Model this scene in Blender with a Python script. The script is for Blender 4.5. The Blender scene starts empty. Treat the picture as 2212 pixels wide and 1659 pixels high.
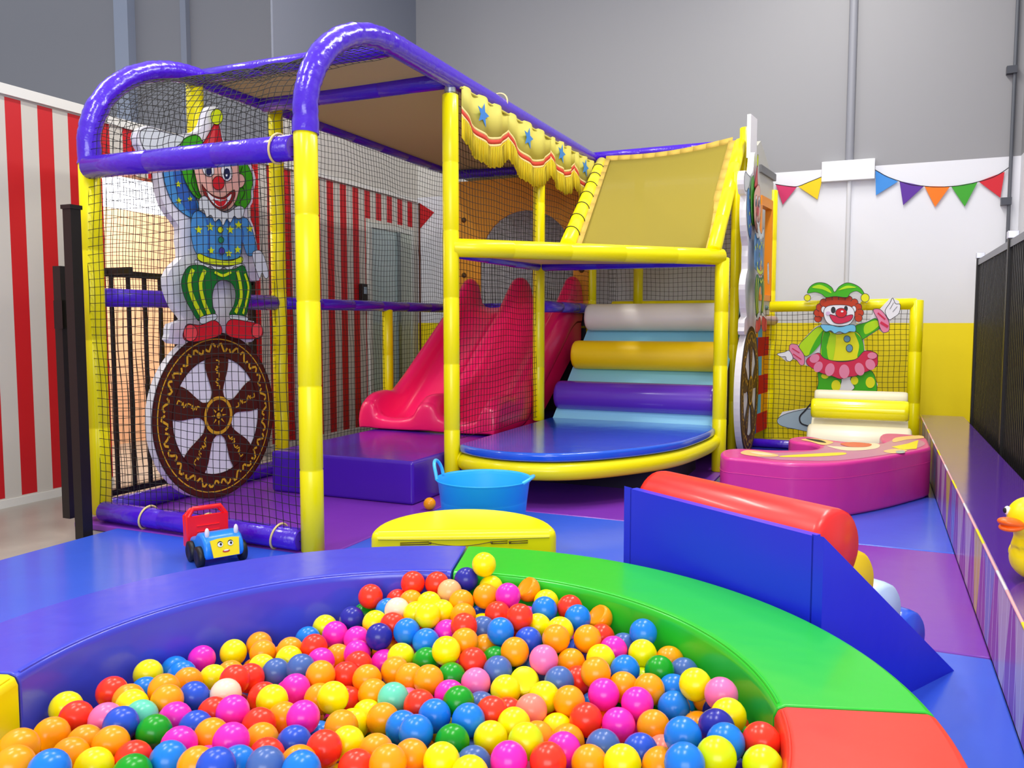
import bpy, bmesh, math, random
from mathutils import Vector, Matrix
from mathutils.geometry import tessellate_polygon
random.seed(7)
S = bpy.context.scene
COL = S.collection
PI = math.pi

# ------------------------------------------------------------------ camera
W_, H_, FPX = 2212, 1659, 1780.0
CAMH = 1.05
pit = math.atan(132.5/FPX)
yaw = math.atan(784/math.hypot(FPX, 132.5))
FWD = Vector((-math.sin(yaw)*math.cos(pit), math.cos(yaw)*math.cos(pit), -math.sin(pit)))
RT = Vector((math.cos(yaw), math.sin(yaw), 0))
UP = RT.cross(FWD)
EYE = Vector((0, 0, CAMH))
cam_d = bpy.data.cameras.new('camera'); cam = bpy.data.objects.new('camera', cam_d); COL.objects.link(cam)
cam_d.sensor_width = 36; cam_d.sensor_fit = 'HORIZONTAL'; cam_d.lens = 36*FPX/W_
cam_d.clip_start = .02; cam_d.clip_end = 60
M = Matrix((RT, UP, -FWD)).transposed().to_4x4(); M.translation = EYE
cam.matrix_world = M
S.camera = cam
# ------------------------------------------------------------------ light, exposure
S.view_settings.view_transform = 'Standard'; S.view_settings.look = 'None'
S.view_settings.gamma = 1; S.view_settings.use_curve_mapping = False
S.view_settings.exposure = 0.22
wd = bpy.data.worlds.new('hall_air'); S.world = wd; wd.use_nodes = True
bg = wd.node_tree.nodes['Background']; bg.inputs[0].default_value = (.80, .86, 1.0, 1); bg.inputs[1].default_value = .62

def area(name, loc, tgt, sx, sy, power, col):
    d = bpy.data.lights.new(name, 'AREA'); d.shape = 'RECTANGLE'; d.size = sx; d.size_y = sy
    d.energy = power; d.color = col
    o = bpy.data.objects.new(name, d); COL.objects.link(o); o.location = loc
    o.rotation_euler = (Vector(tgt)-Vector(loc)).to_track_quat('-Z', 'Y').to_euler()
    return o
area('roller_door_daylight', (1.5, -5.0, 2.6), (-1.5, 6, .8), 5.5, 3.2, 300, (.93, .96, 1.0))
LAMPS = [(-3.0, 1.2), (-.3, 1.2), (-3.0, 4.4), (-.3, 4.4), (-.3, 6.2), (-5.4, 3.0)]
for i, (x, y) in enumerate(LAMPS):
    area('ceiling_lamp_light', (x, y, 4.93), (x, y, 0), .24, 1.4, 58, (1.0, .97, .9))

# ------------------------------------------------------------------ helpers
def ray(x, y): return FWD + RT*((x-W_/2)/FPX) - UP*((y-H_/2)/FPX)
def onz(x, y, z=0.0): d = ray(x, y); return EYE + d*((z-CAMH)/d.z)
def onx(x, y, X): d = ray(x, y); return EYE + d*(X/d.x)
def ony(x, y, Y): d = ray(x, y); return EYE + d*(Y/d.y)

def lin(c):
    if isinstance(c, str): c = tuple(int(c[i:i+2], 16)/255 for i in (0, 2, 4))
    return tuple((v/12.92 if v <= .04045 else ((v+.055)/1.055)**2.4) for v in c)
MATS = {}
def mat(name, col=None, rough=.4, coat=0, bump=0, bscale=30, spec=.5, alpha=1, transl=0, metal=0, emit=0, sss=0, bdist=.01):
    if name in MATS: return MATS[name]
    m = bpy.data.materials.new(name); m.use_nodes = True; MATS[name] = m
    nt = m.node_tree; b = nt.nodes['Principled BSDF']
    c = (*lin(col), 1)
    b.inputs['Base Color'].default_value = c
    b.inputs['Roughness'].default_value = rough
    b.inputs['Specular IOR Level'].default_value = spec
    b.inputs['Coat Weight'].default_value = coat; b.inputs['Coat Roughness'].default_value = .12
    b.inputs['Metallic'].default_value = metal
    if sss:
        b.inputs['Subsurface Weight'].default_value = sss; b.inputs['Subsurface Radius'].default_value = (.02, .02, .02)
    if emit:
        b.inputs['Emission Color'].default_value = c; b.inputs['Emission Strength'].default_value = emit
    if bump:
        tc = nt.nodes.new('ShaderNodeTexCoord'); n = nt.nodes.new('ShaderNodeTexNoise'); n.inputs['Scale'].default_value = bscale
        n.inputs['Detail'].default_value = 2
        bp = nt.nodes.new('ShaderNodeBump'); bp.inputs['Strength'].default_value = bump; bp.inputs['Distance'].default_value = bdist
        nt.links.new(tc.outputs['Object'], n.inputs['Vector']); nt.links.new(n.outputs['Fac'], bp.inputs['Height'])
        nt.links.new(bp.outputs['Normal'], b.inputs['Normal'])
    if transl or alpha < 1:
        out = nt.nodes['Material Output']
        tr = nt.nodes.new('ShaderNodeBsdfTranslucent'); tr.inputs['Color'].default_value = c
        mx = nt.nodes.new('ShaderNodeMixShader'); mx.inputs[0].default_value = transl
        nt.links.new(b.outputs[0], mx.inputs[1]); nt.links.new(tr.outputs[0], mx.inputs[2])
        last = mx
        if alpha < 1:
            tp = nt.nodes.new('ShaderNodeBsdfTransparent'); m2 = nt.nodes.new('ShaderNodeMixShader'); m2.inputs[0].default_value = alpha
            nt.links.new(tp.outputs[0], m2.inputs[1]); nt.links.new(mx.outputs[0], m2.inputs[2]); last = m2
        nt.links.new(last.outputs[0], out.inputs['Surface'])
    return m
def math_node(nt, op, a, b=None, clamp=False):
    n = nt.nodes.new('ShaderNodeMath'); n.operation = op; n.use_clamp = clamp
    for i, v in enumerate((a, b)):
        if v is None: continue
        if isinstance(v, (int, float)): n.inputs[i].default_value = v
        else: nt.links.new(v, n.inputs[i])
    return n.outputs[0]
def mixcol(nt, fac, a, b):
    n = nt.nodes.new('ShaderNodeMix'); n.data_type = 'RGBA'
    nt.links.new(fac, n.inputs[0])
    for idx, v in ((6, a), (7, b)):
        if isinstance(v, tuple): n.inputs[idx].default_value = (*v, 1)
        else: nt.links.new(v, n.inputs[idx])
    return n.outputs[2]
def pos_xyz(nt):
    g = nt.nodes.new('ShaderNodeNewGeometry'); s = nt.nodes.new('ShaderNodeSeparateXYZ')
    nt.links.new(g.outputs['Position'], s.inputs[0]); return s.outputs

VIN = dict(rough=.27, coat=.25, bump=.25, bscale=9, bdist=.012)
YEL = mat('yellow_vinyl', 'FFF000', rough=.3, coat=.15, bump=.02, bscale=12, spec=.35)
PUR = mat('purple_vinyl', '4A18C8', rough=.24, coat=.4, bump=.45, bscale=28, bdist=.01)
PURD = mat('deep_purple_vinyl', '4717A8', **VIN)
PURF = mat('violet_mat_vinyl', '8236B4', rough=.3, coat=.2, bump=.2, bscale=6, bdist=.012)
BLUF = mat('blue_mat_vinyl', '3B63E0', rough=.27, coat=.25, bump=.2, bscale=6, bdist=.012)
BLU = mat('royal_blue_vinyl', '1A2AD8', rough=.4, coat=.05, bump=.2, bscale=8)
BLUW = mat('pit_blue_vinyl', '4048D2', rough=.28, coat=.3, bump=.3, bscale=9, bdist=.012)
GRN = mat('green_vinyl', '28C42A', rough=.32, coat=.2, bump=.2, bscale=9, bdist=.012)
REDV = mat('red_vinyl', 'F8221C', rough=.35, coat=.2, bump=.15, bscale=9)
WHT = mat('white_vinyl', 'E8E2DC', rough=.35, coat=.1)
CRM = mat('cream_vinyl', 'EDE3C4', rough=.35, coat=.1)
GOLD = mat('golden_vinyl', 'FFD200', rough=.45)
SKY = mat('sky_blue_vinyl', '9ADCF6', rough=.45)
DECKB = mat('deck_blue_vinyl', '1E5CD8', rough=.16, coat=.5, bump=.25, bscale=7, bdist=.01)
PNK = mat('pink_vinyl', 'D83390', rough=.35, coat=.15, bump=.3, bscale=7, bdist=.02)
SLIDE = mat('slide_plastic', 'FF1868', rough=.3, coat=.25)
TUBM = mat('tub_plastic', '18A8F4', rough=.35, sss=.05)
NETM = mat('black_net_cord', '14120F', rough=.8)
BLK = mat('black_metal', '17120F', rough=.4)
CLOTH = mat('tan_shade_cloth', 'B9AC88', rough=.9, transl=.4)
MESHC = mat('yellow_mesh_cloth', 'BEAC44', rough=.9, transl=.4, alpha=.8)
STEEL = mat('galvanised_steel', 'B9BCC0', rough=.35, metal=.8)
TIE = mat('cream_cable_tie', 'E8D08A', rough=.5)
CONC = mat('grey_concrete', 'A39D93', rough=.35, bump=.1, bscale=20)
PROLL = mat('violet_roller_vinyl', '6430B8', rough=.27, coat=.3)
WPAINT = mat('white_wall_paint', 'ECE9E6', rough=.7)
INK = mat('black_ink', '141218', rough=.5)

def smooth(me, on=True):
    for p in me.polygons: p.use_smooth = on
class MB:
    def __init__(s): s.v = []; s.f = []; s.m = []; s.mats = []; s.sm = []
    def mi(s, m):
        if m not in s.mats: s.mats.append(m)
        return s.mats.index(m)
    def add(s, vs, fs, m, sm=False):
        o = len(s.v); s.v += [tuple(v) for v in vs]; k = s.mi(m)
        for f in fs: s.f.append(tuple(i+o for i in f)); s.m.append(k); s.sm.append(sm)
        return s
    def box(s, a, b, m):
        x0, y0, z0 = a; x1, y1, z1 = b
        v = [(x0,y0,z0),(x1,y0,z0),(x1,y1,z0),(x0,y1,z0),(x0,y0,z1),(x1,y0,z1),(x1,y1,z1),(x0,y1,z1)]
        return s.add(v, [(0,3,2,1),(4,5,6,7),(0,1,5,4),(1,2,6,5),(2,3,7,6),(3,0,4,7)], m)
    def obox(s, o, u, v, w, m):   # corner + three edge vectors
        o, u, v, w = map(Vector, (o, u, v, w))
        P = [o, o+u, o+u+v, o+v]; P += [p+w for p in P]
        return s.add(P, [(0,3,2,1),(4,5,6,7),(0,1,5,4),(1,2,6,5),(2,3,7,6),(3,0,4,7)], m)
    def tube(s, path, r, m, n=14, cap=True, closed=False, rf=None):
        P = [Vector(p) for p in path]; k = len(P)
        vs = []; fs = []; nrm = None
        for i, p in enumerate(P):
            if closed: t = P[(i+1) % k]-P[i-1]
            else: t = P[min(i+1, k-1)]-P[max(i-1, 0)]
            t.normalize()
            if nrm is None:
                nrm = Vector((0, 0, 1)) if abs(t.z) < .9 else Vector((1, 0, 0))
            nrm = (nrm - t*nrm.dot(t)).normalized(); b = t.cross(nrm)
            rr = r*(rf(i) if rf else 1)
            for j in range(n):
                a = 2*PI*j/n; vs.append(p+nrm*(math.cos(a)*rr)+b*(math.sin(a)*rr))
        for i in range(k if closed else k-1):
            for j in range(n):
                a = i*n+j; b_ = i*n+(j+1) % n; c = ((i+1) % k)*n
                fs.append((a, b_, c+(j+1) % n, c+j))
        s.add(vs, fs, m, True)
        if cap and not closed:
            o = len(vs)
            s.add(vs[:n], [tuple(range(n))[::-1]], m); s.add(vs[-n:], [tuple(range(n))], m)
        return s
    def padtube(s, a, b, r, m, seam=.42, n=18):   # foam sleeve with shallow seams
        a = Vector(a); b = Vector(b); L = (b-a).length; d = (b-a)/L
        ts = [(0, .82), (.006, 1)]; k = max(1, round(L/seam))
        for i in range(1, k):
            t = L*i/k; ts += [(t-.006, 1), (t, .95), (t+.006, 1)]
        ts += [(L-.006, 1), (L, .82)]
        return s.tube([a+d*t for t, _ in ts], r, m, n=n, rf=lambda i: ts[i][1])
    def lathe(s, prof, c, m, n=32, axis='z'):
        vs = []; fs = []; k = len(prof)
        for r, h in prof:
            for j in range(n):
                a = 2*PI*j/n
                q = {'z': (math.cos(a)*r, math.sin(a)*r, h), 'x': (h, math.cos(a)*r, math.sin(a)*r), 'y': (math.cos(a)*r, h, math.sin(a)*r)}[axis]
                vs.append(Vector(c)+Vector(q))
        for i in range(k-1):
            for j in range(n): fs.append((i*n+j, i*n+(j+1) % n, (i+1)*n+(j+1) % n, (i+1)*n+j))
        return s.add(vs, fs, m, True)
    def ball(s, c, r, m, n=16, sc=(1, 1, 1), rot=None):
        vs = []; fs = []; k = n//2
        for i in range(k+1):
            th = PI*i/k
            for j in range(n):
                a = 2*PI*j/n; v = Vector((math.sin(th)*math.cos(a)*r*sc[0], math.sin(th)*math.sin(a)*r*sc[1], math.cos(th)*r*sc[2]))
                if rot: v = rot @ v
                vs.append(Vector(c)+v)
        for i in range(k):
            for j in range(n): fs.append((i*n+j, (i+1)*n+j, (i+1)*n+(j+1) % n, i*n+(j+1) % n))
        return s.add(vs, fs, m, True)
    def prism(s, pts, off, m, m2=None, cap_bottom=True):   # pts 3D loop, extruded by vector off
        P = [Vector(p) for p in pts]; off = Vector(off); n = len(P)
        tri = tessellate_polygon([P])
        nr = Vector((0, 0, 0))
        for i in range(n): nr += P[i].cross(P[(i+1) % n])
        flip = nr.dot(off) < 0
        T = [tuple(t) for t in tri]
        def orient(t, want):
            a, b, c = (P[i] for i in t); q = (b-a).cross(c-a)
            return t if q.dot(want) >= 0 else t[::-1]
        s.add([p+off for p in P], [orient(t, off) for t in T], m)
        if cap_bottom: s.add(P, [orient(t, -off) for t in T], m)
        fs = []
        for i in range(n):
            j = (i+1) % n; fs.append((i, j, n+j, n+i) if not flip else (i, n+i, n+j, j))
        return s.add(P+[p+off for p in P], fs, m2 or m)
    def flat(s, pts, m, want):
        P = [Vector(p) for p in pts]; T = [tuple(t) for t in tessellate_polygon([P])]
        out = []
        for t in T:
            a, b, c = (P[i] for i in t); q = (b-a).cross(c-a)
            out.append(t if q.dot(want) >= 0 else t[::-1])
        return s.add(P, out, m)
    def build(s, name, parent=None, base=None, weld=False, bevel=0, angle=None):
        me = bpy.data.meshes.new(name)
        b0 = Vector(base) if base is not None else (Vector(parent['_b']) if parent is not None and '_b' in parent else Vector((0, 0, 0)))
        me.from_pydata([tuple(Vector(v)-b0) for v in s.v], [], s.f)
        for m in s.mats: me.materials.append(m)
        for p, k, sm in zip(me.polygons, s.m, s.sm): p.material_index = k; p.use_smooth = sm
        if weld or bevel:
            bm = bmesh.new(); bm.from_mesh(me); bmesh.ops.remove_doubles(bm, verts=bm.verts, dist=1e-5)
            bmesh.ops.dissolve_limit(bm, angle_limit=.01, verts=bm.verts, edges=bm.edges, delimit={'MATERIAL'})
            bmesh.ops.recalc_face_normals(bm, faces=bm.faces); bm.to_mesh(me); bm.free()
        o = bpy.data.objects.new(name, me); COL.objects.link(o)
        if parent is not None: o.parent = parent
        else: o.location = b0
        if base is not None and parent is not None: o.location = b0-Vector(parent['_b'])
        if parent is not None or base is not None: o['_b'] = list(b0)
        if bevel:
            bv = o.modifiers.new('bevel', 'BEVEL'); bv.width = bevel; bv.segments = 3; bv.limit_method = 'ANGLE'; bv.angle_limit = .7
            bv.harden_normals = False
            smooth(me); md = o.modifiers.new('wn', 'WEIGHTED_NORMAL')
        return o
def thing(name, label, cat, base=(0, 0, 0), group=None):
    o = bpy.data.objects.new(name, None); COL.objects.link(o); o.location = base; o['_b'] = list(base)
    o.empty_display_size = .1
    o['label'] = label; o['category'] = cat
    if group: o['group'] = group
    return o
def tag(o, label, cat, group=None):
    o['label'] = label; o['category'] = cat
    if group: o['group'] = group
    return o
def struct(o): o['kind'] = 'structure'; return o
def catmull(P, closed=True, n=5):
    P = [Vector(p) for p in P]; k = len(P); out = []
    for i in range(k if closed else k-1):
        if closed: p0, p1, p2, p3 = P[i-1], P[i], P[(i+1) % k], P[(i+2) % k]
        else: p0, p1, p2, p3 = P[max(i-1, 0)], P[i], P[i+1], P[min(i+2, k-1)]
        for j in range(n):
            t = j/n
            out.append(.5*((2*p1)+(p2-p0)*t+(2*p0-5*p1+4*p2-p3)*t*t+(3*p1-p0-3*p2+p3)*t**3))
    if not closed: out.append(P[-1])
    return out
def net(o, u, v, lu, lv, inside=None, step=.042, r=.0018, amp=.006, bulge=0, seed=0, par=None, name='net'):
    """square-knotted net on the plane o + u*a + v*b"""
    rd = random.Random(seed); u = Vector(u).normalized(); v = Vector(v).normalized(); w = u.cross(v); o = Vector(o)
    ph = [rd.uniform(0, 6.28) for _ in range(8)]
    def P(a, b):
        da = amp*(math.sin(a*5.1+b*3.3+ph[0])+.6*math.sin(b*13+a*2+ph[1]))
        db = amp*(math.sin(b*4.3+a*4.1+ph[2])+.7*math.sin(a*11+b*3+ph[3]))
        dw = bulge*math.sin(PI*min(max(a/lu, 0), 1))*math.sin(PI*min(max(b/lv, 0), 1))+amp*math.sin(a*3+b*4+ph[4])
        return o+u*(a+da)+v*(b+db)+w*dw
    mb = MB(); nu = round(lu/step); nv = round(lv/step)
    def line(f, L):
        k = max(2, round(L/step)); run = []
        for i in range(k+1):
            a, b = f(L*i/k)
            if inside is None or inside(a, b): run.append(P(a, b))
            else:
                if len(run) > 1: mb.tube(run, r, NETM, n=3, cap=False)
                run = []
        if len(run) > 1: mb.tube(run, r, NETM, n=3, cap=False)
    for i in range(nu+1): line(lambda t, i=i: (lu*i/nu, t), lv)
    for j in range(nv+1): line(lambda t, j=j: (t, lv*j/nv), lu)
    return mb.build(name, par)
def dup_tree(root, loc, label, group=None):
    r = root.copy(); COL.objects.link(r); r.location = loc; r['label'] = label
    if group: r['group'] = group
    for ch in root.children:
        c = ch.copy(); COL.objects.link(c); c.parent = r
        for g in ch.children:
            d = g.copy(); COL.objects.link(d); d.parent = c
    return r
BALL_TOP="-15688,13020,2094,R;-16043,14362,1917,Y;-15483,13763,1818,B;-15095,11630,2229,R;-14809,10847,2287,O;-13828,9494,2883,O;-13314,9035,2898,O;-14044,10989,2214,O;-13668,10377,2330,O;-13292,10964,2361,O;-14427,11800,2243,K;-13676,11534,2424,D;-13029,11763,2281,G;-13850,12178,2251,T;-12919,10276,2340,Y;-12642,9191,2898,B;-12617,10888,2242,R;-11947,10269,2428,G;-15012,12885,2094,O;-13844,12872,2301,O;-14384,13300,2274,O;-14464,12491,2235,Y;-15962,15121,1725,B;-15376,14780,1847,B;-15733,15803,1790,P;-15328,16507,1765,Y;-15069,17214,1762,O;-14544,16748,1791,O;-13914,17073,1848,O;-13485,16502,1891,Y;-14068,18019,1785,B;-13255,17230,1978,R;-13991,18694,1904,Y;-12498,16504,1994,P;-11773,15524,2168,O;-14645,15055,1757,Y;-14716,15722,1595,O;-13493,14553,2144,R;-13607,15191,1910,R;-14000,16066,1749,Y;-13351,15827,1839,S;-12580,15825,2080,S;-14802,14403,1917,O;-13750,13530,2114,D;-13190,13932,2118,C;-12518,14397,1969,R;-11961,14036,2157,Y;-12010,14886,2056,P;-14774,13715,1885,O;-13262,12528,2166,P;-12582,12415,2161,D;-12812,13168,2090,R;-12168,13046,2302,P;-11454,13022,2176,R;-11380,13690,2024,O;-10684,13484,2277,P;-12117,11524,2329,P;-11937,12183,2235,O;-11050,11783,2502,P;-10973,12528,2172,O;-10421,12034,2213,R;-10308,12713,2170,D;-11767,10934,2397,B;-11078,10927,2439,O;-11511,11633,2012,P;-10438,10745,2650,D;-10517,11368,2365,B;-9710,11184,2606,S;-9475,11793,2384,O;-9032,11317,2613,B;-9409,12479,2368,R;-11299,14846,1974,O;-10724,14568,2234,Y;-12965,19462,2697,R;-13209,18882,2198,N;-13252,19561,2078,G;-12323,18706,2270,Y;-12349,19391,2395,B;-11807,19020,2602,C;-12445,20088,2430,R;-12046,20270,2963,R;-11412,20568,2943,R;-11791,19743,2600,O;-10803,20199,2901,A;-10585,20822,3101,N;-11123,19595,2689,Y;-10567,18529,2803,Y;-10525,19211,2661,Y;-10235,19822,2794,O;-9838,19157,2678,O;-11131,18884,2628,Y;-11559,18381,2430,R;-11540,17694,2371,N;-10897,18010,2491,B;-10235,17850,2379,B;-10002,18542,2408,P;-13210,18096,2036,P;-12440,17994,2047,P;-11980,17342,1975,P;-11568,16790,1961,R;-12628,17402,1747,O;-11222,17427,1821,P;-10627,17277,2136,Y;-10399,16629,2070,O;-9909,17291,2141,G;-9252,17107,2590,Y;-9092,17778,2586,O;-9415,18370,2727,R;-8903,16707,2150,G;-9797,16300,2138,O;-9161,16084,2293,O;-10792,16009,2048,O;-8643,17320,2331,R;-9550,15181,2173,T;-10307,15522,1985,O;-10942,15408,1733,R;-10060,14906,1799,Y;-9978,14230,1907,Y;-9333,13132,2158,Y;-9824,13616,2178,O;-8704,14167,2140,B;-8154,13794,2327,B;-8862,15145,2157,R;-8281,14778,2206,B;-8041,15421,2270,G;-8519,15897,2125,P;-7448,14003,2181,G;-7901,13171,2176,O;-7926,12395,2441,O;-8603,13030,2200,O;-7169,13052,2321,Y;-8581,12342,2232,R;-9338,14428,2072,O;-11469,16108,1963,R;-10068,20928,3574,Y;-9866,20959,2915,Y;-9703,20246,2906,O;-9021,20260,3007,P;-8737,21029,2993,U;-8112,20830,2770,Y;-7908,20172,2804,B;-7341,20615,2791,R;-6925,20066,2753,B;-6507,20645,2624,U;-9053,19653,2680,R;-8149,19045,2933,R;-9189,19014,2461,S;-8413,18429,2737,B;-7836,19532,2559,Y;-7144,19330,2640,Y;-7004,18657,2689,O;-6346,19139,2615,O;-6270,20066,2334,R;-7754,18673,2508,D;-7771,17865,2527,O;-8867,18454,2219,O;-6986,17781,2492,K;-6532,18456,2229,O;-5797,18506,2432,Y;-5612,17544,2509,O;-5685,19186,2411,P;-8347,17977,2165,G;-7946,17252,2265,S;-8219,16623,2172,K;-7469,16636,2130,Y;-7279,17298,2097,V;-6503,16602,2165,Y;-6403,17278,2264,S;-7268,18176,2001,S;-6159,17895,2079,R;-7486,14790,2261,B;-7247,15432,2183,R;-6539,15914,2161,M;-5848,16409,2265,O;-5303,15937,2189,R;-5248,16992,2297,P;-4617,16004,2183,P;-6614,15160,2177,Y;-6836,14497,2140,Y;-5943,14195,2421,L;-5913,15840,1882,Y;-5486,15307,1979,O;-5953,14834,2161,O;-5309,14578,2188,P;-4628,14984,2193,S;-5997,13510,2370,P;-5348,13853,2320,R;-4680,14296,2199,O;-4021,14218,2386,Y;-6753,13554,2096,S;-6461,12815,2337,Y;-7850,16115,1887,S;-7163,16059,1908,R;-5102,19819,2722,B;-5617,19856,2265,S;-4956,19209,2435,Y;-4349,19486,2260,O;-4364,18498,2395,G;-5139,18319,2348,B;-4990,17655,2232,O;-4346,17459,2380,O;-4851,18770,1914,L;-4427,16775,2338,P;-3918,18000,2226,B;-3733,17200,2200,B;-3889,18973,2240,S;-3309,17354,2728,Y;-2706,17021,2763,K;-2416,16158,2740,Y;-2538,15481,2793,N;-3931,16219,2174,O;-3032,14776,2857,B;-2265,14851,2858,B;-1677,15210,2829,R;-3900,15067,2224,D;-3597,15637,1980,M;-3398,14598,2287,O;-2761,13645,2963,B;-2312,14166,2923,L;-1546,14313,2849,L"
BALL_MID="-15938,12045,2101,Y;-3161,16986,1951,O;-3180,18168,2101,O;-6767,19377,2101,D;-10617,13899,1651,B;-2122,16385,2101,G;-2131,15118,2101,N;-9907,20399,2228,D;-11687,18208,1801,O;-3898,18575,1524,B;-2837,17556,2101,N;-7750,18816,1801,S;-4569,16943,1651,P;-5309,18224,1651,G;-7445,14537,1651,S;-5341,17003,1651,O;-5675,17606,1651,B;-4220,17604,1651,G;-8480,15547,1524,Y;-6708,16995,1651,R;-11695,14951,1374,O;-13067,14961,1524,O;-13820,14950,1224,K;-2450,16990,2101,R;-8874,15719,947,O;-5635,17571,947,N;-9522,14910,1374,O;-14161,15574,1224,S;-9536,15776,1801,K;-14184,12663,1651,O;-11323,15543,1074,P;-5996,14942,1524,K;-9566,19784,2228,Y;-8478,18781,1801,G;-14870,16775,1224,O;-13455,11431,1801,R;-2824,16367,2101,G;-9201,12646,1651,Y;-8499,19227,2378,R;-10257,14889,1074,G;-7085,20056,2101,P;-4981,16367,1651,R;-8470,20021,947,O;-14853,13073,1374,G;-11002,14955,1224,G;-15203,10835,1651,O;-9198,17601,1951,P;-12736,15557,1524,P;-6058,17003,1651,R;-10954,14939,370,P;-10244,18166,1801,P;-10991,18162,1801,K;-11312,18774,1951,P;-7785,17575,1651,G;-13465,18019,1374,O;-10620,15550,1074,Y;-13074,19396,947,R;-7410,19409,1951,G;-11002,19428,1951,R;-14164,14278,1524,S;-14482,12074,1651,S;-12710,16756,370,O;-10618,16781,1374,G;-14537,17402,1374,O;-8518,20409,2378,P;-3564,17556,1651,O;-12067,18827,1651,S;-6387,18763,1651,P;-10942,17353,1224,S;-5673,18777,1801,D;-10623,13889,947,Y;-7793,15144,1651,D;-5001,17576,947,B;-10611,18810,2101,D;-8499,17572,1651,B;-12759,18803,1651,G;-13066,12094,1651,P;-12387,14940,1524,O;-9176,16360,1651,S;-8885,14905,1524,R"
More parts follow.
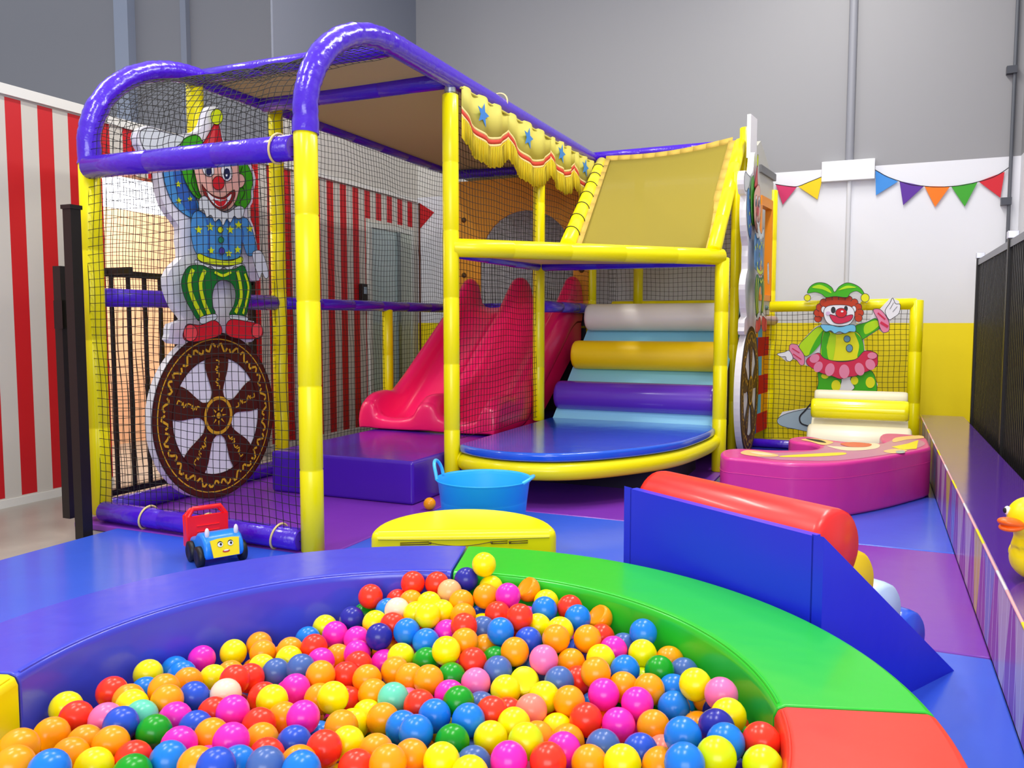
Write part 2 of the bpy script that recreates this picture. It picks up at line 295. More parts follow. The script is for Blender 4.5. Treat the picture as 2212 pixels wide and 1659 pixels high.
BALL_LOW="-8529,14292,1524,S;-12758,18791,947,Y;-13461,19196,1524,O;-14161,12670,947,G;-4589,18171,1801,P;-8872,19789,1524,B;-11313,16768,1224,N;-5327,19831,370,B;-11329,20404,370,Y;-10591,20442,370,B;-9200,20432,370,R;-8478,20401,370,G;-7802,20434,370,Y;-7117,20439,370,P;-6357,20429,370,S;-10997,19789,370,B;-10238,19792,370,O;-9595,19860,370,B;-8874,19854,370,B;-8176,19820,370,D;-7458,19849,370,Y;-6720,19834,370,N;-6001,19852,370,O;-7810,19174,370,P;-7110,19222,370,O;-6369,19171,370,P;-5690,19248,370,Y;-4984,19215,370,D;-4261,19233,370,R;-12377,19846,370,R;-11675,19798,370,R;-13434,19241,370,Y;-12709,19206,370,G;-12000,19229,370,Y;-11338,19200,370,O;-10652,19202,370,P;-9874,19179,370,O;-9198,19179,370,Y;-8530,19222,370,Y;-9914,7793,2101,P;-9239,7783,2101,B;-8496,7756,2101,K;-7810,7808,2101,S;-7095,7757,2101,O;-6393,7783,2101,R;-5677,7770,2101,B;-4976,7759,2101,K;-8110,7205,2101,S;-7424,7142,2101,R;-6750,7146,2101,D;-6032,7180,2101,K;-12777,7781,2101,N;-12037,7795,2101,R;-11298,7773,2101,O;-10609,7763,2101,G;-9242,6552,2101,S;-8501,6547,2101,N;-7822,6563,2101,O;-11698,7190,2101,B;-10969,7153,2101,K;-10238,7165,2101,S;-9590,7152,2101,S;-8886,7164,2101,O;-11325,20436,2228,O;-10595,20448,2228,G;-9169,20415,2378,S;-9890,6545,2101,P;-8486,12648,1651,S;-7799,12642,1801,P;-7084,12651,1801,P;-6340,12669,1651,B;-5642,12675,2101,B;-4975,12707,2101,P;-4273,12681,2101,R;-3536,12719,2101,R;-4589,12054,2101,R;-3884,12094,2101,K;-3169,12031,2101,Y;-2472,12091,2101,P;-1764,12097,2101,N;-12017,12703,1651,R;-11010,12043,1651,D;-9524,12079,1801,Y;-8834,12040,1651,B;-8141,12084,1801,Y;-7403,12100,2101,Y;-6748,12068,2101,O;-5984,12035,2101,G;-5349,12042,2101,P;-4289,11459,2101,N;-3516,11423,2101,P;-2802,11445,2101,B;-2094,11477,2101,D;-15182,12106,1651,D;-2490,14548,2101,G;-1795,14521,2101,G;-4276,15111,1651,O;-2857,15112,2101,R;-2516,15750,2101,N;-4934,13930,1651,B;-4266,13900,1801,Y;-3544,13927,1951,B;-2856,13905,2101,G;-2130,13932,2101,D;-3886,14498,1801,Y;-3182,14533,1651,K;-3925,13288,2101,S;-3198,13282,2101,D;-2465,13331,2101,O;-1742,13270,2101,G;-9164,13919,1651,G;-6386,13868,1651,R;-5705,13936,1651,Y;-2824,12644,2101,S;-2137,12716,2101,O;-10940,13273,1651,K;-10249,13308,1651,K;-7399,13275,1651,P;-6014,13291,1651,Y;-5282,13268,1951,R;-4607,13290,2101,P;-9935,11462,1951,O;-9199,11443,1801,P;-8468,11450,2101,R;-7789,11469,2101,G;-7090,11430,2101,B;-6339,11475,2101,Y;-5665,11455,2101,B;-4952,11439,2101,R;-3206,10822,2101,N;-2468,10877,2101,B;-15536,11447,1651,B;-14162,11476,1651,G;-12778,11473,1651,P;-12011,11419,1651,O;-10641,11474,1651,Y;-8815,10845,2101,B;-8181,10810,2101,Y;-7415,10872,2101,G;-6711,10844,2101,B;-6019,10812,2101,R;-5307,10883,2101,Y;-4632,10852,2101,N;-3873,10855,2101,R;-2808,10217,2101,R;-14486,10827,1651,G;-13074,10839,1651,B;-11673,10833,1651,G;-10964,10870,1651,P;-10253,10867,1951,O;-9573,10873,1951,Y;-9943,18797,1801,O;-9180,18799,1651,B;-9525,18199,2101,B;-9567,16983,1651,B;-8516,6941,1524,O;-7817,7003,1524,N;-7050,6998,1524,O;-6371,6934,1524,Y;-12391,7542,1524,G;-11646,7559,1524,N;-10988,7613,1524,R;-10288,7611,1524,B;-6401,20007,1651,P;-7440,20678,2101,G;-6693,20645,1951,Y;-11333,6966,1524,Y;-10634,6992,1524,O;-9876,6985,1524,B;-9178,6931,1524,Y;-8175,19440,1801,O;-5998,19430,1801,K;-5325,19429,1801,O;-4583,19375,1651,B;-12012,20065,1801,O;-7797,20061,2101,G;-7078,18763,1651,K;-12380,19451,1651,Y;-11660,19451,1951,P;-10285,19449,2101,O;-10990,8768,1524,K;-10261,8829,1524,O;-9529,8832,1524,N;-8153,8770,1524,O;-7416,8798,1524,P;-6709,8826,1524,Y;-5982,8816,1524,P;-5285,8806,1524,O;-6385,8179,1524,P;-5679,8151,1524,O;-4958,8188,1524,R;-4255,8186,1524,D;-13801,8819,1524,D;-13117,8840,1524,R;-12416,8831,1524,G;-11704,8826,1524,P;-12028,8182,1524,P;-11338,8173,1524,P;-10619,8212,1524,N;-9915,8211,1524,K;-9205,8159,1524,B;-8523,8217,1524,O;-7791,8180,1524,O;-7081,8217,1524,G;-9572,7591,1524,O;-8881,7609,1524,R;-8151,7565,1524,P;-7424,7585,1524,Y;-6016,7539,1524,R;-5285,7565,1524,R;-13472,8176,1524,Y;-12769,8175,1524,B;-6010,10023,1524,B;-5302,10035,1524,O;-4599,10026,1524,O;-3899,10026,1524,R;-3167,10002,1524,P;-8513,10651,1524,G;-7764,10652,1524,O;-7122,10634,1524,G;-3565,9393,1524,S;-10987,9992,1524,G;-10230,10045,1524,P;-9549,10019,1524,D;-8813,10021,1524,O;-8166,9994,1524,S;-7448,10034,1524,B;-6740,10062,1524,P;-9188,9375,1524,Y;-8521,9417,1524,O;-7752,9392,1524,G;-7076,9384,1524,O;-6348,9410,1524,N;-5667,9428,1524,O;-4991,9432,1524,O;-4231,9443,1524,B;-4642,8833,1524,G;-3934,8769,1524,P;-14126,9397,1524,K;-12762,9431,1524,R;-12068,9415,1524,O;-11290,9391,1524,Y;-10601,9434,1524,Y;-9901,9435,1524,R;-15899,12467,1524,Y;-10263,12458,1524,D;-5308,12471,1524,O;-4596,12496,1524,O;-3862,12444,1524,G;-3188,12511,1524,O;-2474,12482,1524,D;-1752,12438,1524,N;-7052,11823,1524,G;-6364,11862,1524,S;-5693,11869,1524,K;-4964,11900,1524,P;-4224,11870,1524,Y;-3518,11894,1524,S;-2867,11889,1524,D;-2107,11902,1524,R;-6735,11267,1524,Y;-6057,11285,1524,Y;-5288,11285,1524,O;-4592,11260,1524,D;-3863,11232,1524,G;-3210,11221,1524,R;-2513,11275,1524,R;-11294,11882,1074,P;-6376,10602,1524,P;-5645,10624,1524,D;-4978,10649,1524,R;-4248,10638,1524,P;-3519,10640,1524,G;-2853,10604,1524,P;-8114,11276,1524,O;-7430,11223,1524,N;-12009,14343,1524,K;-11296,14339,1524,O;-9895,14317,1224,P;-9209,14274,1074,Y;-2164,14291,1524,P;-15926,14944,1074,K;-15246,14959,1224,R;-6765,13716,1074,D;-2508,13712,1524,G;-1798,13731,1524,B;-15602,14342,1374,S;-14850,14338,1224,R;-13472,14322,1524,O;-12776,14281,1224,D;-15913,13688,1224,N;-15192,13726,1224,S;-14500,13710,1224,O;-13813,13693,1374,O;-13053,13738,1524,G;-12425,13676,1524,Y;-11700,13723,1374,O;-8166,13723,1524,G;-15543,13098,1374,O;-13443,13068,1524,S;-12704,13112,1374,O;-4288,13125,1524,Y;-3582,13068,1524,O;-2819,13057,1524,P;-2130,13116,1524,R;-8489,10213,2101,Y;-7810,10198,2101,D;-7094,10232,2101,P;-6368,10266,2101,G;-5703,10211,2101,G;-4995,10265,2101,G;-4244,10243,2101,O;-3522,10191,2101,O;-14121,10251,1801,Y;-13475,10222,1651,R;-12703,10259,1651,G;-11992,10256,1651,D;-11308,10252,2101,O;-10584,10225,2101,G;-9948,10216,2101,D;-9242,10213,2101,O;-7402,9600,2101,O;-6707,9602,2101,B;-5999,9619,2101,P;-5317,9588,2101,R;-4596,9635,2101,Y;-3918,9582,2101,Y;-3227,9599,2101,R;-14820,10250,1951,Y;-13108,9638,2101,R;-12395,9627,2101,B;-11692,9645,2101,G;-10949,9595,2101,B;-10243,9654,2101,P;-9578,9594,2101,P;-8816,9656,2101,O;-8173,9641,2101,P;-5661,15529,1224,B;-4966,15542,1524,R;-3524,15521,1224,Y;-2824,15545,1524,K;-2114,15567,1524,G;-15247,16186,1074,G;-14497,16130,1074,K;-13802,16117,1074,N;-13436,15572,1224,O;-12017,15512,1524,D;-7109,15575,1374,G;-6386,15553,1524,P;-6718,14953,1524,O;-5324,14905,1374,O;-2483,14935,1524,K;-1808,14905,1524,Y;-15551,15514,1224,D;-14544,14962,1074,Y;-12392,17409,1074,G;-11691,17372,1224,D;-10290,17400,1524,P;-7406,17369,1074,P;-14121,17991,1074,B;-12762,17960,1374,G;-12047,16773,1524,O;-8516,16800,1524,K;-7823,16787,1524,B;-13819,17359,1224,B;-13096,17378,1224,B;-6013,16139,1224,Y;-3864,16142,1524,D;-3226,16123,1524,N;-2471,16123,1524,P;-14164,16774,1224,O;-13410,16785,1224,D;-12728,16771,1374,R;-13114,16176,1224,O;-12368,16178,1374,G;-11705,16118,1224,N;-10981,16149,1374,N;-10247,16133,1524,Y;-8177,16156,1224,B;-7461,16112,1224,Y;-6731,16151,1374,S;-10234,7208,947,P;-9548,7204,947,G;-8847,7163,947,B;-8107,7202,947,P;-7400,7168,947,G;-6707,7162,947,G;-5982,7203,947,G;-12755,7816,947,S;-8499,20444,1524,P;-7775,20397,1524,G;-9899,6566,947,B;-9226,6545,947,O;-8457,6544,947,G;-7795,6524,947,R;-11701,7143,947,N;-10937,7188,947,S;-4933,19207,1074,N;-10251,19803,1524,B;-9525,19811,1524,O;-11324,20416,1524,R;-10630,20412,1524,O;-9931,20455,1524,K;-9195,20431,1524,O;-11319,17955,1224,O;-7059,18020,1374,K;-6412,17982,1374,G;-13782,18574,1224,Y;-4606,18587,1224,N;-10578,19179,1524,B;-4570,8417,947,N;-3863,8357,947,B;-14178,8967,947,K;-13451,8993,947,O;-12774,9010,947,G;-12064,8991,947,B;-11345,9030,947,P;-10624,8987,947,R;-10281,8391,947,B;-9526,8419,947,O;-8866,8373,947,Y;-8118,8355,947,B;-7465,8396,947,B;-6726,8367,947,O;-6058,8370,947,B;-5293,8391,947,P;-6383,7748,947,D;-5696,7803,947,P;-4945,7820,947,K;-13761,8424,947,B;-13102,8367,947,Y;-12400,8391,947,R;-11676,8397,947,G;-10982,8422,947,B;-12057,7749,947,P;-11307,7765,947,O;-10616,7793,947,O;-9947,7801,947,K;-9221,7776,947,K;-8509,7801,947,O;-7770,7765,947,G;-7114,7766,947,G;-4609,9601,947,K;-3884,9651,947,B;-3226,9632,947,O;-14870,10232,947,R;-14121,10268,947,P;-13434,10206,947,B;-12705,10205,947,P;-12041,10257,947,P;-10276,9615,947,O;-9533,9615,947,Y;-8813,9591,947,D;-8158,9620,947,B;-7443,9647,947,R;-6703,9653,947,R;-6013,9581,947,Y;-5309,9622,947,Y;-4243,9038,947,B;-3515,9004,947,P;-14493,9653,947,P;-13774,9627,947,B;-13099,9620,947,B;-12411,9593,947,O;-11663,9658,947,P;-10967,9611,947,P;-9947,9001,947,G;-9193,9020,947,G;-8463,9031,947,D;-7810,8977,947,O;-7062,9029,947,O;-6375,9033,947,P;-5664,8989,947,Y;-4988,8968,947,Y;-7445,10882,947,D;-6747,10814,947,D;-6050,10813,947,Y;-5327,10876,947,S;-4642,10818,947,G;-3866,10883,947,D;-3156,10823,947,P;-2499,10879,947,B;-13118,10882,947,G;-12371,10855,947,B;-11707,10807,947,G;-10950,10817,947,B;-10289,10869,947,N;-9527,10807,947,B;-8813,10846,947,B;-8152,10812,947,N;-5641,10241,947,S;-4936,10191,947,D;-4272,10268,947,G;-3582,10212,947,O;-2842,10212,947,R;-15209,10807,947,P;-14527,10880,947,Y;-13827,10875,947,K;-11339,10212,947,P;-10582,10266,947,P;-9925,10222,947,B;-9221,10201,947,B;-8516,10269,947,D;-7823,10209,947,Y;-7107,10197,947,P;-6373,10250,947,O;-12402,12106,947,K;-10277,12079,947,P;-9574,12105,947,R;-8854,12066,947,P;-8140,12098,947,O;-7397,12070,947,O;-6734,12077,947,B;-6056,12062,947,S;-3526,11423,947,B;-2837,11451,947,D;-2162,11463,947,O;-15934,12068,947,G;-15223,12053,947,P;-14517,12076,947,S;-13761,12102,947,S;-13063,12094,947,B;-9166,11482,947,P;-8523,11437,947,Y;-7813,11420,947,D;-7044,11448,947,R;-6346,11424,947,N;-5707,11485,947,O;-4938,11495,947,B;-4240,11457,947,P;-15568,11472,947,R;-14874,11417,947,B;-14165,11475,947,Y;-13423,11461,947,G;-12741,11458,947,R;-12036,11458,947,N;-10610,11490,947,O;-9883,11430,947,Y;-10299,13253,947,N;-9559,13286,947,B;-8818,13318,947,R;-8156,13286,947,O;-7429,13323,947,S;-6055,13303,947,Y;-5353,13327,947,Y;-4606,13298,947,O;-6361,12649,947,B;-5638,12670,947,D;-4963,12711,947,R;-4272,12655,947,G;-3522,12688,947,P;-2874,12642,947,O;-2145,12640,947,P;-10951,13331,947,D;-12054,12669,947,R;-11315,12651,947,R;-10651,12665,947,R;-9928,12642,947,K;-9200,12714,947,G;-8494,12699,947,G;-7763,12707,947,G;-7049,12675,947,B;-5287,12090,947,O;-4643,12096,947,O;-3910,12106,947,S;-3205,12045,947,Y;-2483,12098,947,G;-1786,12097,947,O;-13433,12710,947,K;-7784,15120,947,P;-6390,15147,947,O;-4248,15097,947,O;-2864,15129,947,B;-2160,15097,947,G;-12350,15710,947,O;-9551,15742,947,R;-6023,14491,947,P;-4589,14523,947,Y;-3932,14519,947,P;-3166,14515,947,R;-2484,14546,947,B;-1784,14516,947,Y;-12708,15132,947,O;-8517,15145,947,B;-4935,13869,947,K;-4262,13895,947,P;-3573,13884,947,G;-2859,13920,947,S;-2146,13873,947,N;-8128,14494,947,G;-7411,14555,947,K;-6741,14556,947,D;-3934,13271,947,P;-3196,13321,947,B;-2484,13275,947,R;-1741,13305,947,O;-8461,13874,947,G;-7756,13896,947,O;-5678,13932,947,S;-4294,17595,947,S;-3518,17610,947,B;-2877,17592,947,G;-10244,18193,947,O;-9535,18191,947,D;-8840,18157,947,B;-8129,18191,947,O;-5988,18184,947,R;-3893,16949,947,B;-3232,16928,947,R;-2500,16941,947,K;-9904,17588,947,P;-9208,17548,947,P;-8457,17551,947,Y;-2173,16320,947,B;-9533,16957,947,O;-8826,16961,947,O;-8130,16952,947,G;-6705,16953,947,O;-6044,16959,947,O;-5347,16951,947,Y;-4602,16969,947,P;-4622,15762,947,Y;-2497,15771,947,B;-9883,16372,947,N;-9214,16317,947,B;-4958,16367,947,N;-4246,16326,947,Y;-3577,16363,947,D;-2810,16324,947,D;-5991,19439,947,R;-12000,19997,947,R;-11317,20063,947,G;-10634,20055,947,Y;-9878,20022,947,K;-9232,20004,947,P;-7804,20022,947,B;-11702,19423,947,G;-10960,19433,947,O;-10296,19436,947,G;-9559,19405,947,O;-8850,19409,947,D;-8167,19406,947,B;-7424,19432,947,B;-6696,19390,947,P;-9197,18811,947,P;-8517,18777,947,Y;-7822,18777,947,O;-7082,18783,947,O;-6345,18808,947,P;-5681,18797,947,O;-12407,19393,947,S;-5298,18195,947,S;-3893,18152,947,R;-3210,18209,947,P;-12019,18822,947,K;-11288,18801,947,D;-10641,18789,947,O;-9946,18782,947,O;-8125,7608,370,R;-7419,7611,370,Y;-6737,7601,370,O;-6026,7612,370,P;-5285,7545,370,P;-13475,8167,370,R;-12701,8185,370,P;-12021,8174,370,G;-7056,6963,370,G;-6364,6937,370,B;-12374,7607,370,Y;-11676,7597,370,P;-10957,7543,370,K;-10243,7585,370,O;-9573,7540,370,Y;-8821,7575,370,G;-7452,20616,947,O;-6726,20644,947,Y;-11345,6969,370,S;-10628,6973,370,P;-9900,6930,370,G;-9242,6992,370,N;-8516,6944,370,Y;-7750,6963,370,B;-7048,20007,947,S;-6414,20063,947,S;-5683,20018,947,B;-10933,20622,947,O;-10297,20670,947,O;-9577,20617,947,Y;-8815,20618,947,R;-8111,20626,947,R;-4645,8831,370,P;-3916,8839,370,D;-14121,9404,370,B;-13449,9416,370,B;-12727,9422,370,P;-12027,9424,370,P;-11289,9415,370,G;-10623,9432,370,R;-10255,8765,370,B;-9540,8788,370,B;-8820,8840,370,Y;-8143,8842,370,G;-7451,8768,370,Y;-6721,8764,370,O;-6046,8795,370,Y;-5306,8774,370,R;-5651,8167,370,D;-4935,8196,370,B;-4272,8155,370,B;-13771,8841,370,P;-13125,8826,370,O;-12392,8774,370,K;-11694,8823,370,Y;-10941,8765,370,Y;-11324,8181,370,Y;-10629,8196,370,P;-9904,8222,370,O;-9189,8224,370,P;-8468,8229,370,O;-7776,8163,370,B;-7054,8227,370,P;-6343,8195,370,O;-3914,10038,370,O;-3163,10023,370,O;-14881,10608,370,B;-14150,10614,370,B;-13421,10666,370,D;-12764,10621,370,Y;-12007,10650,370,R;-11300,10626,370,B;-9551,10045,370,R;-8865,10004,370,P;-8119,10006,370,D;-7461,10021,370,Y;-6713,9995,370,R;-6036,10013,370,O;-5288,10022,370,O;-4580,10000,370,G;-3586,9379,370,S;-14492,10063,370,G;-13819,10023,370,Y;-13085,10012,370,N;-12396,10011,370,G;-11688,10034,370,R;-10987,10017,370,P;-10242,9989,370,Y;-9931,9398,370,O;-9165,9416,370,D;-7796,9421,370,G;-7121,9423,370,D;-6365,9379,370,D;-5658,9411,370,N;-4947,9402,370,B;-4238,9433,370,P;-6731,11274,370,N;-6034,11227,370,K;-5312,11276,370,D;-4634,11274,370,O;-3867,11275,370,O;-3168,11212,370,O;-2477,11280,370,P;-15603,11845,370,R;-12351,11283,370,P;-11646,11257,370,Y;-11010,11271,370,G;-10290,11235,370,B;-9544,11253,370,R;-8857,11286,370,O;-8134,11238,370,O;-7456,11280,370,D;-4927,10616,370,B;-4235,10666,370,P;-3534,10640,370,D;-2857,10626,370,P;-15235,11216,370,B;-14499,11234,370,R;-13774,11215,370,Y;-13060,11266,370,Y;-10647,10622,370,P;-9887,10620,370,N;-9216,10632,370,G;-8503,10631,370,O;-7756,10611,370,G;-7122,10674,370,R;-6345,10678,370,O;-5674,10675,370,N;-11646,12499,370,Y;-10990,12473,370,N;-10294,12501,370,B;-9544,12506,370,N;-8827,12489,370,R;-8124,12481,370,G;-7468,12482,370,Y;-6769,12447,370,K;-2846,11853,370,O;-2134,11879,370,P;-15926,12491,370,Y;-15216,12455,370,O;-14503,12491,370,Y;-13833,12469,370,G;-13098,12506,370,Y;-12350,12465,370,G;-8490,11852,370,R;-7814,11850,370,B;-7113,11868,370,K;-6358,11854,370,O;-5702,11837,370,K;-4972,11872,370,S;-4232,11854,370,Y;-3523,11873,370,K;-14878,11865,370,R;-14159,11861,370,O;-13423,11823,370,G;-12774,11833,370,O;-11287,11892,370,G;-10651,11863,370,P;-9925,11848,370,G;-9215,11875,370,Y;-2873,13108,370,B;-2100,13089,370,P;-15925,13718,370,R;-15238,13681,370,G;-14530,13707,370,Y;-13814,13679,370,P;-13077,13736,370,Y;-12401,13716,370,R;-9214,13079,370,S;-8508,13081,370,G;-7823,13088,370,G;-7045,13081,370,D;-6356,13061,370,D;-5653,13108,370,B;-4948,13089,370,D;-4256,13099,370,O;-14838,13089,370,O;-14135,13056,370,G;-13426,13123,370,K;-12774,13074,370,G;-12026,13114,370,O;-11345,13062,370,P;-10638,13097,370,G;-9890,13079,370,O;-6000,12439,370,G;-5348,12443,370,G;-4578,12450,370,G;-3939,12503,370,R;-3224,12503,370,Y;-2473,12502,370,G;-1744,12482,370,O;-15543,13051,370,G;-9220,14301,370,O;-8490,14326,370,S;-7829,14299,370,P;-7088,14311,370,D;-6399,14319,370,R;-5632,14304,370,Y;-4958,14282,370,K;-4273,14325,370,O;-14831,14292,370,G;-14177,14293,370,K;-13471,14329,370,D;-12710,14344,370,Y;-12051,14341,370,R;-11339,14306,370,K;-10599,14279,370,B;-9943,14339,370,N;-6025,13727,370,S;-5289,13705,370,R;-4609,13718,370,D;-3872,13692,370,B;-3175,13737,370,R;-2490,13678,370,K;-1801,13717,370,P;-15552,14349,370,N;-11685,13728,370,B;-10964,13681,370,D;-10287,13662,370,G;-9559,13691,370,G;-8876,13689,370,Y;-8157,13722,370,P;-7465,13739,370,O;-6731,13708,370,G;-15537,15500,370,R;-14859,15517,370,Y;-14131,15525,370,S;-13459,15529,370,G;-12735,15559,370,Y;-12043,15565,370,B;-11356,15518,370,N;-10650,15506,370,G;-6742,14942,370,O;-6014,14929,370,N;-5303,14921,370,O;-4623,14899,370,N;-3936,14942,370,P;-3174,14928,370,B;-2468,14913,370,O;-1799,14915,370,G;-12382,14894,370,B;-11678,14913,370,O;-10259,14899,370,P;-9545,14935,370,Y;-8876,14956,370,P;-8131,14894,370,P;-7401,14896,370,O;-3578,14343,370,P;-2808,14280,370,B;-2098,14302,370,Y;-15898,14945,370,G;-15229,14939,370,B;-14494,14949,370,R;-13818,14945,370,B;-13055,14938,370,R;-6706,16159,370,Y;-6058,16138,370,R;-5336,16115,370,Y;-4605,16183,370,O;-3915,16179,370,N;-3178,16120,370,D;-2458,16157,370,O;-14825,16779,370,O;-12425,16171,370,P;-11665,16148,370,D;-10969,16146,370,B;-10289,16151,370,R;-9594,16149,370,G;-8838,16145,370,P;-8138,16186,370,Y;-7405,16120,370,G;-4232,15499,370,G;-3523,15568,370,N;-2805,15527,370,P;-2129,15543,370,Y;-15202,16187,370,R;-14491,16133,370,Y;-13770,16148,370,S;-13084,16167,370,O;-9888,15555,370,G;-9229,15512,370,S;-8503,15556,370,R;-7764,15557,370,B;-7075,15509,370,O;-6384,15512,370,N;-5666,15542,370,O;-4985,15517,370,Y;-9541,17338,370,N;-8858,17365,370,D;-8181,17411,370,K;-7458,17341,370,G;-6731,17347,370,P;-6012,17361,370,B;-5345,17338,370,R;-4590,17356,370,D;-2818,16733,370,D;-14509,17349,370,K;-13822,17347,370,O;-13100,17347,370,Y;-12423,17342,370,O;-11705,17373,370,S;-11006,17335,370,Y;-10268,17366,370,B;-8503,16773,370,O;-7805,16758,370,Y;-7062,16753,370,R;-6401,16793,370,Y;-5651,16751,370,R;-4972,16764,370,N;-4247,16739,370,K;-3587,16738,370,P;-14133,16749,370,G;-13421,16796,370,K;-12011,16760,370,O;-11356,16725,370,K;-10651,16737,370,P;-9938,16761,370,G;-9188,16764,370,P;-8868,18572,370,G;-8125,18607,370,D;-7419,18589,370,O;-6730,18570,370,N;-6005,18560,370,P;-5318,18619,370,S;-4594,18566,370,Y;-3922,18626,370,O;-3578,17977,370,K;-13812,18612,370,G;-13058,18572,370,R;-12366,18617,370,P;-11651,18602,370,G;-10937,18587,370,N;-10271,18576,370,D;-9535,18597,370,O;-9937,17949,370,P;-9239,17998,370,N;-7752,17984,370,O;-7058,18019,370,G;-6340,17949,370,B;-5684,17994,370,R;-4926,17953,370,G;-4271,18014,370,N;-3878,17371,370,K;-3159,17358,370,R;-14173,17967,370,P;-13420,17996,370,K;-12751,17953,370,B;-12017,18023,370,P;-11317,17946,370,R;-10655,17953,370,D;-7120,8987,2101,R;-6349,8976,2101,P;-5702,9034,2101,O;-4972,9009,2101,B;-4248,9024,2101,O;-3562,9028,2101,N;-14546,9646,2101,R;-13814,9629,2101,G;-13421,8976,2101,S;-12706,9016,2101,R;-12049,8981,2101,O;-11317,9003,2101,P;-9880,9001,2101,D;-9208,9025,2101,N;-8488,9002,2101,B;-7806,9003,2101,Y;-8139,8408,2101,Y;-7424,8423,2101,R;-6701,8378,2101,B;-6045,8398,2101,B;-5308,8382,2101,P;-4579,8422,2101,P;-3886,8397,2101,P;-14137,8982,2101,O;-13799,8402,2101,B;-13125,8401,2101,Y;-12400,8432,2101,R;-11643,8364,2101,S;-10955,8382,2101,B;-10295,8424,2101,G;-9524,8417,2101,O;-8839,8432,2101,Y"
# ================================================================== the room
XW = -4.65; YB = 8.0; XR_W = 1.06
# --- striped partition paint
def stripe_mat():
    m = bpy.data.materials.new('red_stripe_paint'); m.use_nodes = True; nt = m.node_tree; b = nt.nodes['Principled BSDF']
    b.inputs['Roughness'].default_value = .5
    x, y, z = pos_xyz(nt)
    fr = math_node(nt, 'FRACT', math_node(nt, 'DIVIDE', math_node(nt, 'ADD', y, -3.283+.2045*100), .2045))
    s = math_node(nt, 'LESS_THAN', fr, .49)
    s = math_node(nt, 'MULTIPLY', s, math_node(nt, 'GREATER_THAN', z, .02))
    s = math_node(nt, 'MULTIPLY', s, math_node(nt, 'LESS_THAN', z, 2.355))
    s = math_node(nt, 'MULTIPLY', s, math_node(nt, 'LESS_THAN', y, 7.93))
    low = math_node(nt, 'MULTIPLY', math_node(nt, 'GREATER_THAN', y, 6.98), math_node(nt, 'LESS_THAN', z, 2.085))
    s = math_node(nt, 'MULTIPLY', s, math_node(nt, 'SUBTRACT', 1, low))
    c = mixcol(nt, s, lin('C6C1B8'), lin('C00E1A'))
    c = mixcol(nt, math_node(nt, 'GREATER_THAN', z, 3.15), c, lin('7A7E8B'))
    nt.links.new(c, b.inputs['Base Color']); return m
STRIPE = stripe_mat()
def backwall_mat():
    m = bpy.data.materials.new('hall_wall_paint'); m.use_nodes = True; nt = m.node_tree; b = nt.nodes['Principled BSDF']
    b.inputs['Roughness'].default_value = .6
    x, y, z = pos_xyz(nt)
    c = mixcol(nt, math_node(nt, 'GREATER_THAN', z, 2.42), lin('E6E6EC'), lin('959497'))
    c = mixcol(nt, math_node(nt, 'MULTIPLY', math_node(nt, 'LESS_THAN', x, -3.9), math_node(nt, 'MULTIPLY', math_node(nt, 'GREATER_THAN', z, 2.42), math_node(nt, 'LESS_THAN', z, 3.15))), c, lin('D8D4CC'))
    low = math_node(nt, 'LESS_THAN', z, 1.047)
    c = mixcol(nt, low, c, lin('FFE800'))
    n = nt.nodes.new('ShaderNodeTexNoise'); n.inputs['Scale'].default_value = 1.5
    bp = nt.nodes.new('ShaderNodeBump'); bp.inputs['Strength'].default_value = .1
    nt.links.new(n.outputs['Fac'], bp.inputs['Height']); nt.links.new(bp.outputs['Normal'], b.inputs['Normal'])
    nt.links.new(c, b.inputs['Base Color']); return m
BW = backwall_mat()

mb = MB(); mb.box((-22, -6, -.14), (1.3, YB+.2, -.035), CONC); struct(mb.build('floor'))
mb = MB(); mb.box((-22, YB, -.14), (XR_W+.2, YB+.2, 8.5), BW); struct(mb.build('wall_back'))
# right wall with steel column and roller shutter
mb = MB(); mb.box((XR_W, 6.6, -.035), (XR_W+.2, YB, 5.6), BW)
struct(mb.build('wall_right'))
sh = MB()
for k in range(75): sh.box((XR_W+.02, 3.0, k*.075), (XR_W+.06, 6.5, k*.075+.062), mat('shutter_slats', 'B9BCC8', rough=.5)); 
sh.box((XR_W+.061, 3.0, 0), (XR_W+.09, 6.5, 5.6), mat('shutter_gap', '55565E', rough=.7))
struct(sh.build('door_2'))
mb = MB(); mb.box((XR_W-.07, 6.42, -.035), (XR_W+.1, 6.6, 5.6), mat('grey_column_paint', '9DA0AA', rough=.5)); struct(mb.build('trim_1'))
# left partition: low piece, opening, tall piece
mb = MB()
mb.box((XW-.12, -1.5, -.035), (XW, 3.93, 2.40), STRIPE)
mb.box((XW-.12, 3.93, 2.05), (XW, 4.98, 2.40), STRIPE)
mb.box((XW-.12, 4.98, -.035), (XW, 5.65, 2.40), STRIPE)
mb.box((XW-.02, 5.65, -.035), (XW, YB, 5.6), STRIPE)
struct(mb.build('wall_left'))
TRIMW = mat('white_trim', 'DAD8D2', rough=.5)
mb = MB(); mb.box((XW-.14, -1.5, 2.365), (XW+.02, 3.80, 2.425), TRIMW); mb.box((XW-.14, 3.80, 2.35), (XW+.012, 5.64, 2.405), TRIMW)
struct(mb.build('trim_2'))
mb = MB(); mb.box((XW, 5.66, 2.365), (XW+.02, 7.98, 2.40), TRIMW); struct(mb.build('trim_3'))
mb = MB(); mb.box((XW, 3.0, -.035), (XW+.012, 3.93, .012), TRIMW); mb.box((XW, 4.98, -.035), (XW+.012, 7.0, .012), TRIMW); struct(mb.build('baseboard_left'))
